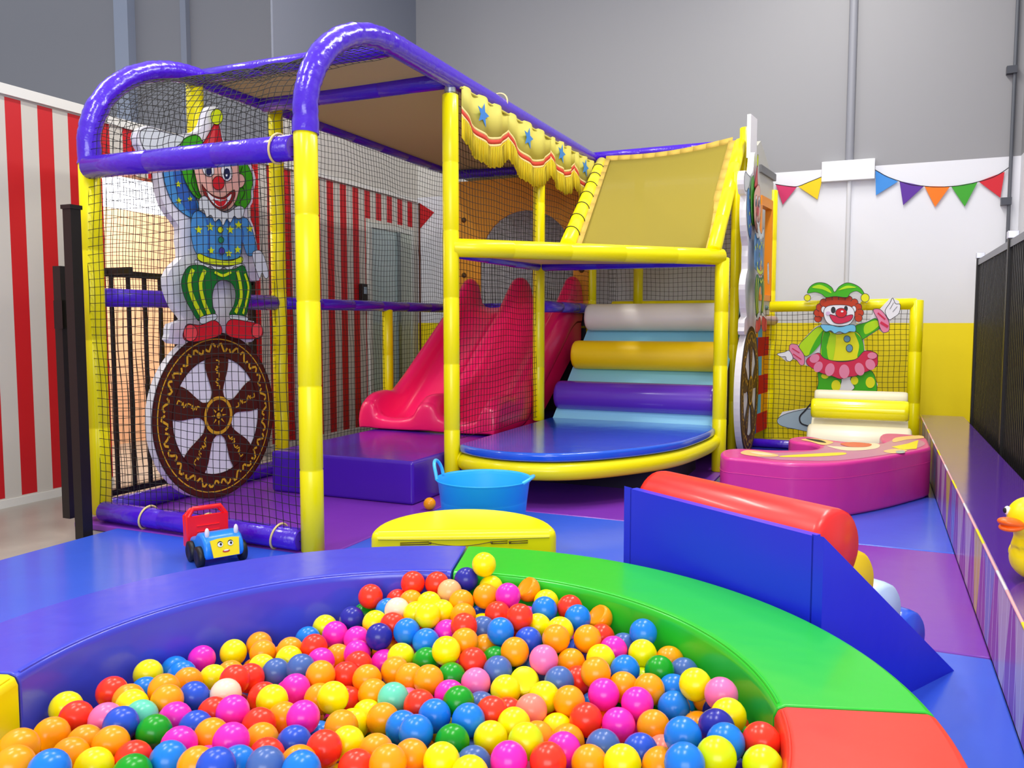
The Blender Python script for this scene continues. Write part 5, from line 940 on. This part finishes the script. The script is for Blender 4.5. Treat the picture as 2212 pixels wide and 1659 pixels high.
    for k in range(5):
        a = PI/2+2*PI*k/5; c, s_ = math.cos(a), math.sin(a)
        pr = [(.08, .055), (.14, .045), (.20, .062), (.27, .088), (.33, .095), (.36, .07)]
        L = [(r, w_) for r, w_ in pr]+[(r, -w_) for r, w_ in pr[::-1]]
        Q = catmull([(r*c-w_*s_, r*s_+w_*c, 0) for r, w_ in L], True, 3)
        t = MB(); t.flat([g(q.x, q.y)+n*.0054 for q in Q], BRW, n); sp = t.build('spoke', root)
        t = MB()
        for j in range(5):
            r0 = .15+j*.037; P = [(r0, -.012), (r0+.014, .014*(1 if j % 2 else -1)), (r0+.026, -.014), (r0+.03, .008)]
            w.ribbon(t, [g(q.x*c-q.y*s_, q.x*s_+q.y*c)+n*.0075 for q in catmull([(*q, 0) for q in P], False, 3)], .008, GLD)
        t.build('scroll_ornament', sp)
    t = MB(); t.flat([g(.118*math.cos(a), .118*math.sin(a))+n*.0085 for a in [2*PI*i/40 for i in range(40)]], BRW, n); ring(.094, .114, GLD, t, 10)
    t.flat([g((.068 if i % 2 == 0 else .02)*math.cos(2*PI*i/16), (.068 if i % 2 == 0 else .02)*math.sin(2*PI*i/16))+n*.0096 for i in range(16)], GLD, n)
    t.flat([g(.03*math.cos(a), .03*math.sin(a))+n*.0100 for a in [2*PI*i/20 for i in range(20)]], BRD, n); t.flat([g(.018*math.cos(a), .018*math.sin(a))+n*.0108 for a in [2*PI*i/20 for i in range(20)]], GLD, n)
    t.build('hub', root)
    return root, cyy
CL, cyy = make_wheel_clown()
c2 = dup_tree(CL, (-.925, 6.50, .03), 'tall clown and wheel cutout seen almost edge-on beside the large roller stairs', 'clown on wheel cutouts')

# ------------------------------------------------ painted house panel behind the second clown
hx0, hx1 = -.945, -.86; hy0, hy1 = 6.98, 7.72
def hp_(a, z): return Vector((hx0+(hx1-hx0)*a, hy0+(hy1-hy0)*a, z))
hn = Vector((hy1-hy0, -(hx1-hx0), 0)).normalized()
root = thing('house_panel', 'painted house front panel with an orange window and coloured checks, edge-on beside the net', 'panel', (-.95, 7.0, .1))
HG = mat('house_grey_paint', 'C2C0B8', rough=.5); t = MB()
win = [(.42, 1.28), (.92, 1.28), (.92, 1.98), (.78, 2.10), (.56, 2.10), (.42, 1.98)]
def frm(a0, a1, z0, z1, m, th=.03, k=0): t.prism([hp_(a0, z0)+hn*k, hp_(a1, z0)+hn*k, hp_(a1, z1)+hn*k, hp_(a0, z1)+hn*k], -hn*th, m)
frm(0, 1, 1.12, 1.28, HG); frm(0, .42, 1.28, 2.1, HG); frm(.92, 1, 1.28, 2.1, HG)
t.prism([hp_(0, 2.1), hp_(1, 2.1), hp_(1, 2.28), hp_(.7, 2.42), hp_(.35, 2.56), hp_(.2, 2.50), hp_(0, 2.56)], -hn*.03, HG)
t.build('house_front', root)
t = MB(); OR = mat('window_orange', 'F0900C', rough=.5)
for a0, a1, z0, z1 in ((.36, .43, 1.24, 2.04), (.9, .97, 1.24, 2.04), (.36, .97, 1.24, 1.29), (.40, .94, 2.04, 2.12)): frm(a0, a1, z0, z1, OR, .06, .012)
t.build('window_frame', root)
t = MB(); frm(-.15, .12, 2.36, 2.70, BOARD, .03, .01); t.build('white_gable_tip', root)
t = MB(); frm(.3, 1.02, 2.30, 2.36, mat('house_roof_grey', '6E6E70', rough=.5), .06, .02); t.build('roof_edge', root)
t = MB(); ck = [mat('check_'+c, c, rough=.7, spec=.1) for c in ('C81420', '2A66B8', '66B4E0', 'F0A80C', 'C81420')]
for j in range(6):
    z0 = .10+j*.165
    for i, (a0, a1) in enumerate(((-.35, .18), (.18, .42), (.42, .62), (.62, 1.0))):
        t.prism([hp_(a0, z0), hp_(a1, z0), hp_(a1, z0+.165), hp_(a0, z0+.165)], -hn*.03, [ck[0], ck[1], ck[0], ck[0]][i] if j % 2 == 0 else [ck[2], ck[3], ck[2], ck[3]][i])
t.build('checked_base', root)
t = MB()
for a in (.25, .75): t.ball(hp_(a, 1.18)+hn*.004, .022, mat('grey_green_cap', '5E7A72', rough=.4), n=12, sc=(1, 1, 1))
t.build('bolt', root)
t = MB(); t.tube([hp_(-.1, 1.07)+hn*.03, hp_(1.0, 1.07)+hn*.03], .04, mat('faded_pink_sleeve', 'C09A92', rough=.4), n=14); t.build('padded_bar', root)

# ------------------------------------------------ jester clown on the right net
YJ = 7.22
f = lambda x, y: ony(x, y, YJ)
root = thing('jester_cutout', 'jester clown cutout in green hat and pink skirt above the small cream stairs', 'clown cutout', tuple(Vector((f(1815, 900).x, YJ, .1))))
n = Vector((0, -1, 0))
sil = [(1738, 648), (1737, 636), (1748, 622), (1765, 612), (1785, 611), (1803, 619), (1820, 612), (1838, 611), (1858, 620), (1870, 632), (1880, 645), (1872, 654), (1862, 648), (1856, 660), (1862, 675), (1858, 690), (1848, 692), (1850, 700), (1880, 690), (1888, 670), (1900, 668), (1912, 655), (1925, 642), (1942, 650), (1945, 672), (1930, 688), (1920, 695), (1921, 716), (1908, 720), (1898, 712), (1866, 733), (1868, 756), (1892, 762), (1896, 775), (1896, 790), (1880, 800), (1896, 830), (1894, 842), (1870, 870), (1868, 930), (1765, 930),
       (1700, 925), (1680, 905), (1690, 890), (1752, 880), (1768, 840), (1768, 800), (1750, 792), (1742, 790), (1736, 786), (1720, 778), (1708, 776), (1700, 782), (1680, 766), (1704, 756), (1710, 742), (1725, 745), (1740, 728), (1762, 706), (1775, 700), (1768, 688), (1763, 675), (1770, 660), (1780, 648), (1770, 638), (1755, 642), (1748, 652)]
t = MB(); t.prism([f(x, y) for x, y in sil], (0, .02, 0), BOARD); t.build('board', root)
p = Paint(f, n, root)
JG = pm('jester_green', '44B414'); JL = pm('jester_lime', 'B8E414'); JP = pm('jester_pink', 'E887A8'); JR = pm('jester_rose', 'D42C50'); JB = pm('jester_blue', '74C0E4'); JH = pm('jester_hair', 'C8401C'); JY = pm('jester_yellow', 'ECE81A'); JS = pm('jester_shoe_grey', 'A9BCC4'); JW = pm('jester_white', 'F0EEF2'); BTN = pm('jester_button', '6C9CB4')
p.part('trousers', [([(1770, 800), (1815, 815), (1812, 840), (1805, 852), (1766, 852), (1768, 826)], JG), ([(1838, 815), (1880, 800), (1894, 832), (1886, 850), (1828, 852), (1846, 838)], JG), (ell(1806, 833, 10, 12), JY, 's', 0), (ell(1782, 812, 8, 6), JY, 's', 0), (ell(1846, 822, 8, 9), JY, 's', 0), (ell(1880, 826, 10, 12), JY, 's', 0)])
p.part('shoe', [([(1680, 905), (1700, 893), (1740, 884), (1756, 888), (1758, 930), (1715, 926), (1685, 918)], JS), ([(1755, 868), (1740, 886), (1728, 900), (1732, 915), (1756, 922)], INK, 'l', .012)])
p.part('sleeve', [([(1768, 706), (1786, 716), (1770, 745), (1750, 765), (1738, 768), (1726, 748), (1745, 725)], JL), ([(1780, 712), (1788, 718), (1765, 752), (1748, 766), (1762, 735)], JG, 's', 0)])
p.part('sleeve', [([(1848, 704), (1872, 696), (1892, 688), (1902, 706), (1880, 722), (1860, 734), (1848, 722)], JG), ([(1868, 702), (1892, 692), (1898, 704), (1870, 722)], JL, 's', 0)])
p.part('jacket', [([(1782, 712), (1808, 722), (1845, 716), (1860, 728), (1866, 752), (1862, 768), (1840, 778), (1800, 779), (1775, 770), (1774, 745)], JY), ([(1782, 714), (1794, 722), (1786, 750), (1792, 776), (1776, 770), (1775, 742)], JG, 's', 0), ([(1846, 718), (1860, 730), (1866, 752), (1860, 768), (1852, 770), (1856, 745)], JG, 's', 0),
    ([(1794, 722), (1806, 724), (1800, 776), (1790, 775), (1787, 750)], JL, 's', 0), (ell(1830, 732, 7, 7), BTN), (ell(1835, 752, 7, 8), BTN)])
p.part('skirt', [([(1768, 762), (1782, 774), (1815, 781), (1848, 776), (1868, 758), (1892, 762), (1896, 776), (1894, 790), (1878, 800), (1862, 806), (1848, 812), (1830, 814), (1815, 818), (1798, 812), (1776, 806), (1760, 798), (1744, 786), (1745, 774)], JR),
    (ell(1760, 774, 11, 9, rot=-.5), JP, 's', 0), (ell(1768, 792, 9, 12, rot=.5), JP, 's', 0), (ell(1793, 798, 10, 14, rot=.25), JP, 's', 0), (ell(1824, 802, 11, 15), JP, 's', 0), (ell(1857, 797, 10, 14, rot=-.3), JP, 's', 0), (ell(1880, 787, 10, 12, rot=-.5), JP, 's', 0), (ell(1884, 768, 10, 7), JP, 's', 0)])
p.part('cuff', [([(1708, 744), (1722, 744), (1728, 752), (1738, 768), (1738, 786), (1730, 788), (1722, 778), (1712, 770), (1706, 758)], JP), ([(1712, 752), (1728, 762)], JR, 'l', .008), ([(1714, 764), (1732, 776)], JR, 'l', .008)])
p.part('cuff', [([(1886, 670), (1900, 668), (1912, 680), (1920, 695), (1920, 714), (1908, 718), (1900, 706), (1896, 690)], JP), ([(1896, 676), (1912, 690)], JR, 'l', .012), ([(1902, 696), (1918, 706)], JR, 'l', .02)])
p.part('glove', [([(1680, 764), (1696, 760), (1706, 757), (1714, 772), (1708, 780), (1700, 777), (1698, 770), (1688, 770)], JW)])
p.part('glove', [([(1912, 672), (1922, 655), (1928, 644), (1934, 656), (1944, 658), (1942, 676), (1930, 686), (1920, 690)], JW), ([(1922, 668), (1930, 654)], INK, 'l', .003), ([(1928, 674), (1938, 662)], INK, 'l', .003)])
p.part('hair', curls([(1768, 688), (1767, 676), (1772, 664), (1780, 654), (1792, 647), (1806, 645), (1820, 645), (1834, 648), (1846, 654), (1854, 664), (1858, 676), (1855, 687)], 8)+[([(1770, 680), (1776, 662), (1790, 650), (1832, 650), (1850, 660), (1854, 680), (1846, 682), (1838, 662), (1788, 664), (1780, 684)], JH, 's', 0)])
p.part('face', [(ell(1780, 669, 5, 7), JW), (ell(1845, 668, 5, 7), JW), ([(1782, 668), (1796, 660), (1830, 660), (1844, 668), (1846, 684), (1836, 700), (1815, 704), (1792, 700), (1782, 686)], JW), (ell(1801, 670, 5, 7), INK, 's', 0), (ell(1828, 667, 4, 6), INK, 's', 0),
    ([(1793, 680), (1806, 682), (1820, 684), (1842, 680), (1838, 692), (1818, 699), (1802, 696)], JR), (ell(1818, 676, 12, 10), NOSE), (ell(1820, 673, 3, 2), JW, 's', 0), (ell(1790, 677, 5, 4), pm('cheek_lilac', 'D8B8DC'), 's', 0)])
p.part('collar', [([(1774, 702), (1795, 702), (1815, 706), (1838, 701), (1848, 704), (1848, 716), (1836, 716), (1826, 720), (1814, 716), (1804, 720), (1796, 714), (1784, 716)], JB)])
p.part('hat', [([(1746, 634), (1752, 620), (1766, 612), (1784, 613), (1798, 622), (1804, 632), (1814, 620), (1830, 612), (1848, 616), (1862, 626), (1868, 640), (1852, 630), (1838, 634), (1830, 643), (1805, 641), (1786, 643), (1776, 636), (1762, 632)], JG), ([(1756, 622), (1772, 616), (1790, 624), (1797, 634), (1778, 626)], JL, 's', 0), ([(1812, 628), (1830, 618), (1850, 622), (1830, 624)], JL, 's', 0), (ell(1746, 644, 7, 7), JY), (ell(1869, 644, 9, 9), JY)])

# ================================================================== balls
BALLC = {'Y': ('bright yellow', 'FFEE00'), 'O': ('orange', 'FFA20A'), 'R': ('red', 'FF3A20'), 'P': ('magenta', 'FF2CBC'), 'K': ('pink', 'FF78B4'), 'B': ('bright blue', '1A80E4'), 'S': ('slate blue', '4A6CB0'), 'N': ('navy', '2A2A9C'),
         'G': ('green', '14A01C'), 'T': ('mint green', '6CD8B4'), 'L': ('lime yellow', 'D8EA00'), 'C': ('cream', 'F8DCC0'), 'A': ('peach', 'F0B47C'), 'D': ('royal blue', '2A56D0'), 'M': ('salmon pink', 'FF8A78'), 'U': ('dented orange', 'FF9A08'), 'V': ('dented yellow', 'F4EC00')}
BR = .035
def ball_mesh(key, seg=20, rings=12):
    me = bpy.data.meshes.new('ball_'+BALLC[key][0].replace(' ', '_')); bm = bmesh.new(); bmesh.ops.create_uvsphere(bm, u_segments=seg, v_segments=rings, radius=BR)
    if key in 'UV':
        for v in bm.verts:
            d = v.co.dot(Vector((.2, -.75, .63)).normalized() if key == 'V' else Vector((-.5, -.5, .7)).normalized())
            if d > BR*.45: v.co -= (Vector((.2, -.75, .63)) if key == 'V' else Vector((-.5, -.5, .7))).normalized()*(d-BR*.45)*1.3
    bm.to_mesh(me); bm.free(); smooth(me); me.materials.append(mat('ball_plastic_'+BALLC[key][0].replace(' ', '_'), BALLC[key][1], rough=.25, sss=.12, spec=.38)); return me
BM_ = {k: ball_mesh(k) for k in BALLC}
def parse(s): return [((int(a)/1e4, int(b)/1e4, int(c)/1e4), k) for a, b, c, k in (t.split(',') for t in s.split(';'))]
def px_of(p):
    q = Vector(p)-EYE; z = q.dot(FWD); return (W_/2+FPX*q.dot(RT)/z, H_/2-FPX*q.dot(UP)/z)
mids = parse(BALL_MID); NT = len(parse(BALL_TOP)); tops = parse(BALL_TOP)+mids; PXS = [px_of(p) for p, k in tops]
def nb(i, fn):
    best = None
    for j, (x, y) in enumerate(PXS):
        if j == i: continue
        dx, dy = x-PXS[i][0], y-PXS[i][1]
        if fn(dx, dy) and math.hypot(dx, dy) < 110:
            d = math.hypot(dx, dy)
            if best is None or d < best[0]: best = (d, BALLC[tops[j][1]][0])
    return best[1] if best else None
used = {}; DUPS = []
def region(i):
    x, y = PXS[i]; p = tops[i][0]; rad = math.hypot(p[0]+.885, p[1]-1.37); an = math.degrees(math.atan2(p[1]-1.37, p[0]+.885))
    if rad > .66: return 'against the blue wall' if an > 107 or an < -150 else ('against the green wall' if an > 17 else 'against the red wall')
    if y > 1600: r = 'at the front'
    elif y > 1480: r = 'in the middle'
    elif y > 1370: r = 'behind the middle'
    else: r = 'at the back'
    c = 'left' if x < 450 else ('centre left' if x < 800 else ('centre' if x < 1150 else ('centre right' if x < 1400 else 'right')))
    return r+' '+c
for i, (p, k) in enumerate(tops):
    o = bpy.data.objects.new('pit_ball', BM_[k]); COL.objects.link(o); o.location = p
    l = nb(i, lambda dx, dy: dx < -14 and abs(dy) < -dx*1.1); r = nb(i, lambda dx, dy: dx > 14 and abs(dy) < dx*1.1); b = nb(i, lambda dx, dy: dy > 12 and abs(dx) < dy)
    c = BALLC[k][0]; parts = []
    if l: parts.append(l+' left')
    if r: parts.append(r+' right')
    if i >= NT: c = 'half-hidden '+c
    lab = c+' ball '+region(i)+(', '+', '.join(parts) if parts else '')
    if lab in used and b: lab += ', '+b+' below'
    if lab in used:
        a = nb(i, lambda dx, dy: dy < -12 and abs(dx) < -dy)
        if a: lab += ', '+a+' above'
    if lab in used: DUPS.append((i, lab))
    used.setdefault(lab, []).append((i, o))
    tag(o, lab, 'ball', 'plastic balls in the ball pit')
for lab, L_ in used.items():      # look-alikes in the same spot: told apart by their place in the photo
    if len(L_) < 2: continue
    L_.sort(key=lambda e: PXS[e[0]][0]); W3 = {2: ('left', 'right'), 3: ('left', 'middle', 'right')}.get(len(L_), ('leftmost', 'second', 'third', 'fourth', 'rightmost', 'sixth', 'seventh'))
    for (i, o), w in zip(L_, W3): o['label'] = w+' '+lab
print('DUPLICATE LABELS RESOLVED', len(DUPS), max(len(l) for l in used.values()))
t = MB()
for p, k in parse(BALL_LOW): t.ball(p, BR, BM_[k].materials[0], n=10)
o = tag(t.build('buried_balls'), 'mixed plastic balls filling the bottom of the ball pit', 'balls'); o['kind'] = 'stuff'
for px, lab, k, z in (((928, 1088), 'single orange ball on the purple mat beside the blue tub', 'O', BR), ((635, 1045), 'single blue ball on the floor by the corner of the purple platform', 'D', BR)):
    q = onz(px[0], px[1], BR); o = bpy.data.objects.new('stray_ball', BM_[k]); COL.objects.link(o); o.location = q; tag(o, lab, 'ball')

# ================================================================== ball pit walls
PC_ = Vector((-.888, 1.37, 0)); RI_, RO_ = .768, 1.068; PHT = .32
for a0, a1, m, lab in ((107.6, 199.2, BLUW, 'blue curved pit wall section on the left of the ball pit'), (17.6, 107.2, GRN, 'green curved pit wall section on the right of the ball pit'),
                       (-72, 17.2, mat('coral_red_vinyl', 'F23A24', rough=.35, coat=.15, bump=.15, bscale=8), 'red curved pit wall section at the lower right corner'), (199.6, 287.6, YEL, 'yellow curved pit wall section at the lower left edge')):
    t = MB(); n = 40; vs = []; fs = []
    ce = .022
    prof = [(RI_, 0), (RI_, PHT-ce), (RI_+.007, PHT-.006), (RI_+ce, PHT), (RO_-ce, PHT), (RO_-.007, PHT-.006), (RO_, PHT-ce), (RO_, 0)]
    for i in range(n+1):
        a = math.radians(a0+(a1-a0)*i/n)
        wob = 1
        for r, z in prof: vs.append((PC_.x+r*math.cos(a), PC_.y+r*math.sin(a), z))
    k = len(prof)
    for i in range(n):
        for j in range(k): fs.append((i*k+j, (i+1)*k+j, (i+1)*k+(j+1) % k, i*k+(j+1) % k))
    fs.append(tuple(range(k))[::-1]); fs.append(tuple(n*k+j for j in range(k)))
    t.add(vs, fs, m)
    base = PC_+Vector((math.cos(math.radians((a0+a1)/2)), math.sin(math.radians((a0+a1)/2)), 0))*.92
    o = t.build('pit_wall', base=base, bevel=.004); tag(o, lab, 'foam wall', 'ball pit wall sections')
    pi_ = MB(); pi_.tube([(PC_.x+(RI_+.012)*math.cos(a), PC_.y+(RI_+.012)*math.sin(a), PHT-.004) for a in [math.radians(a0+1+(a1-a0-2)*i/n) for i in range(n+1)]], .0035, m, n=6)
    pi_.build('piping', o)
for o in bpy.data.objects:
    if '_b' in o: del o['_b']
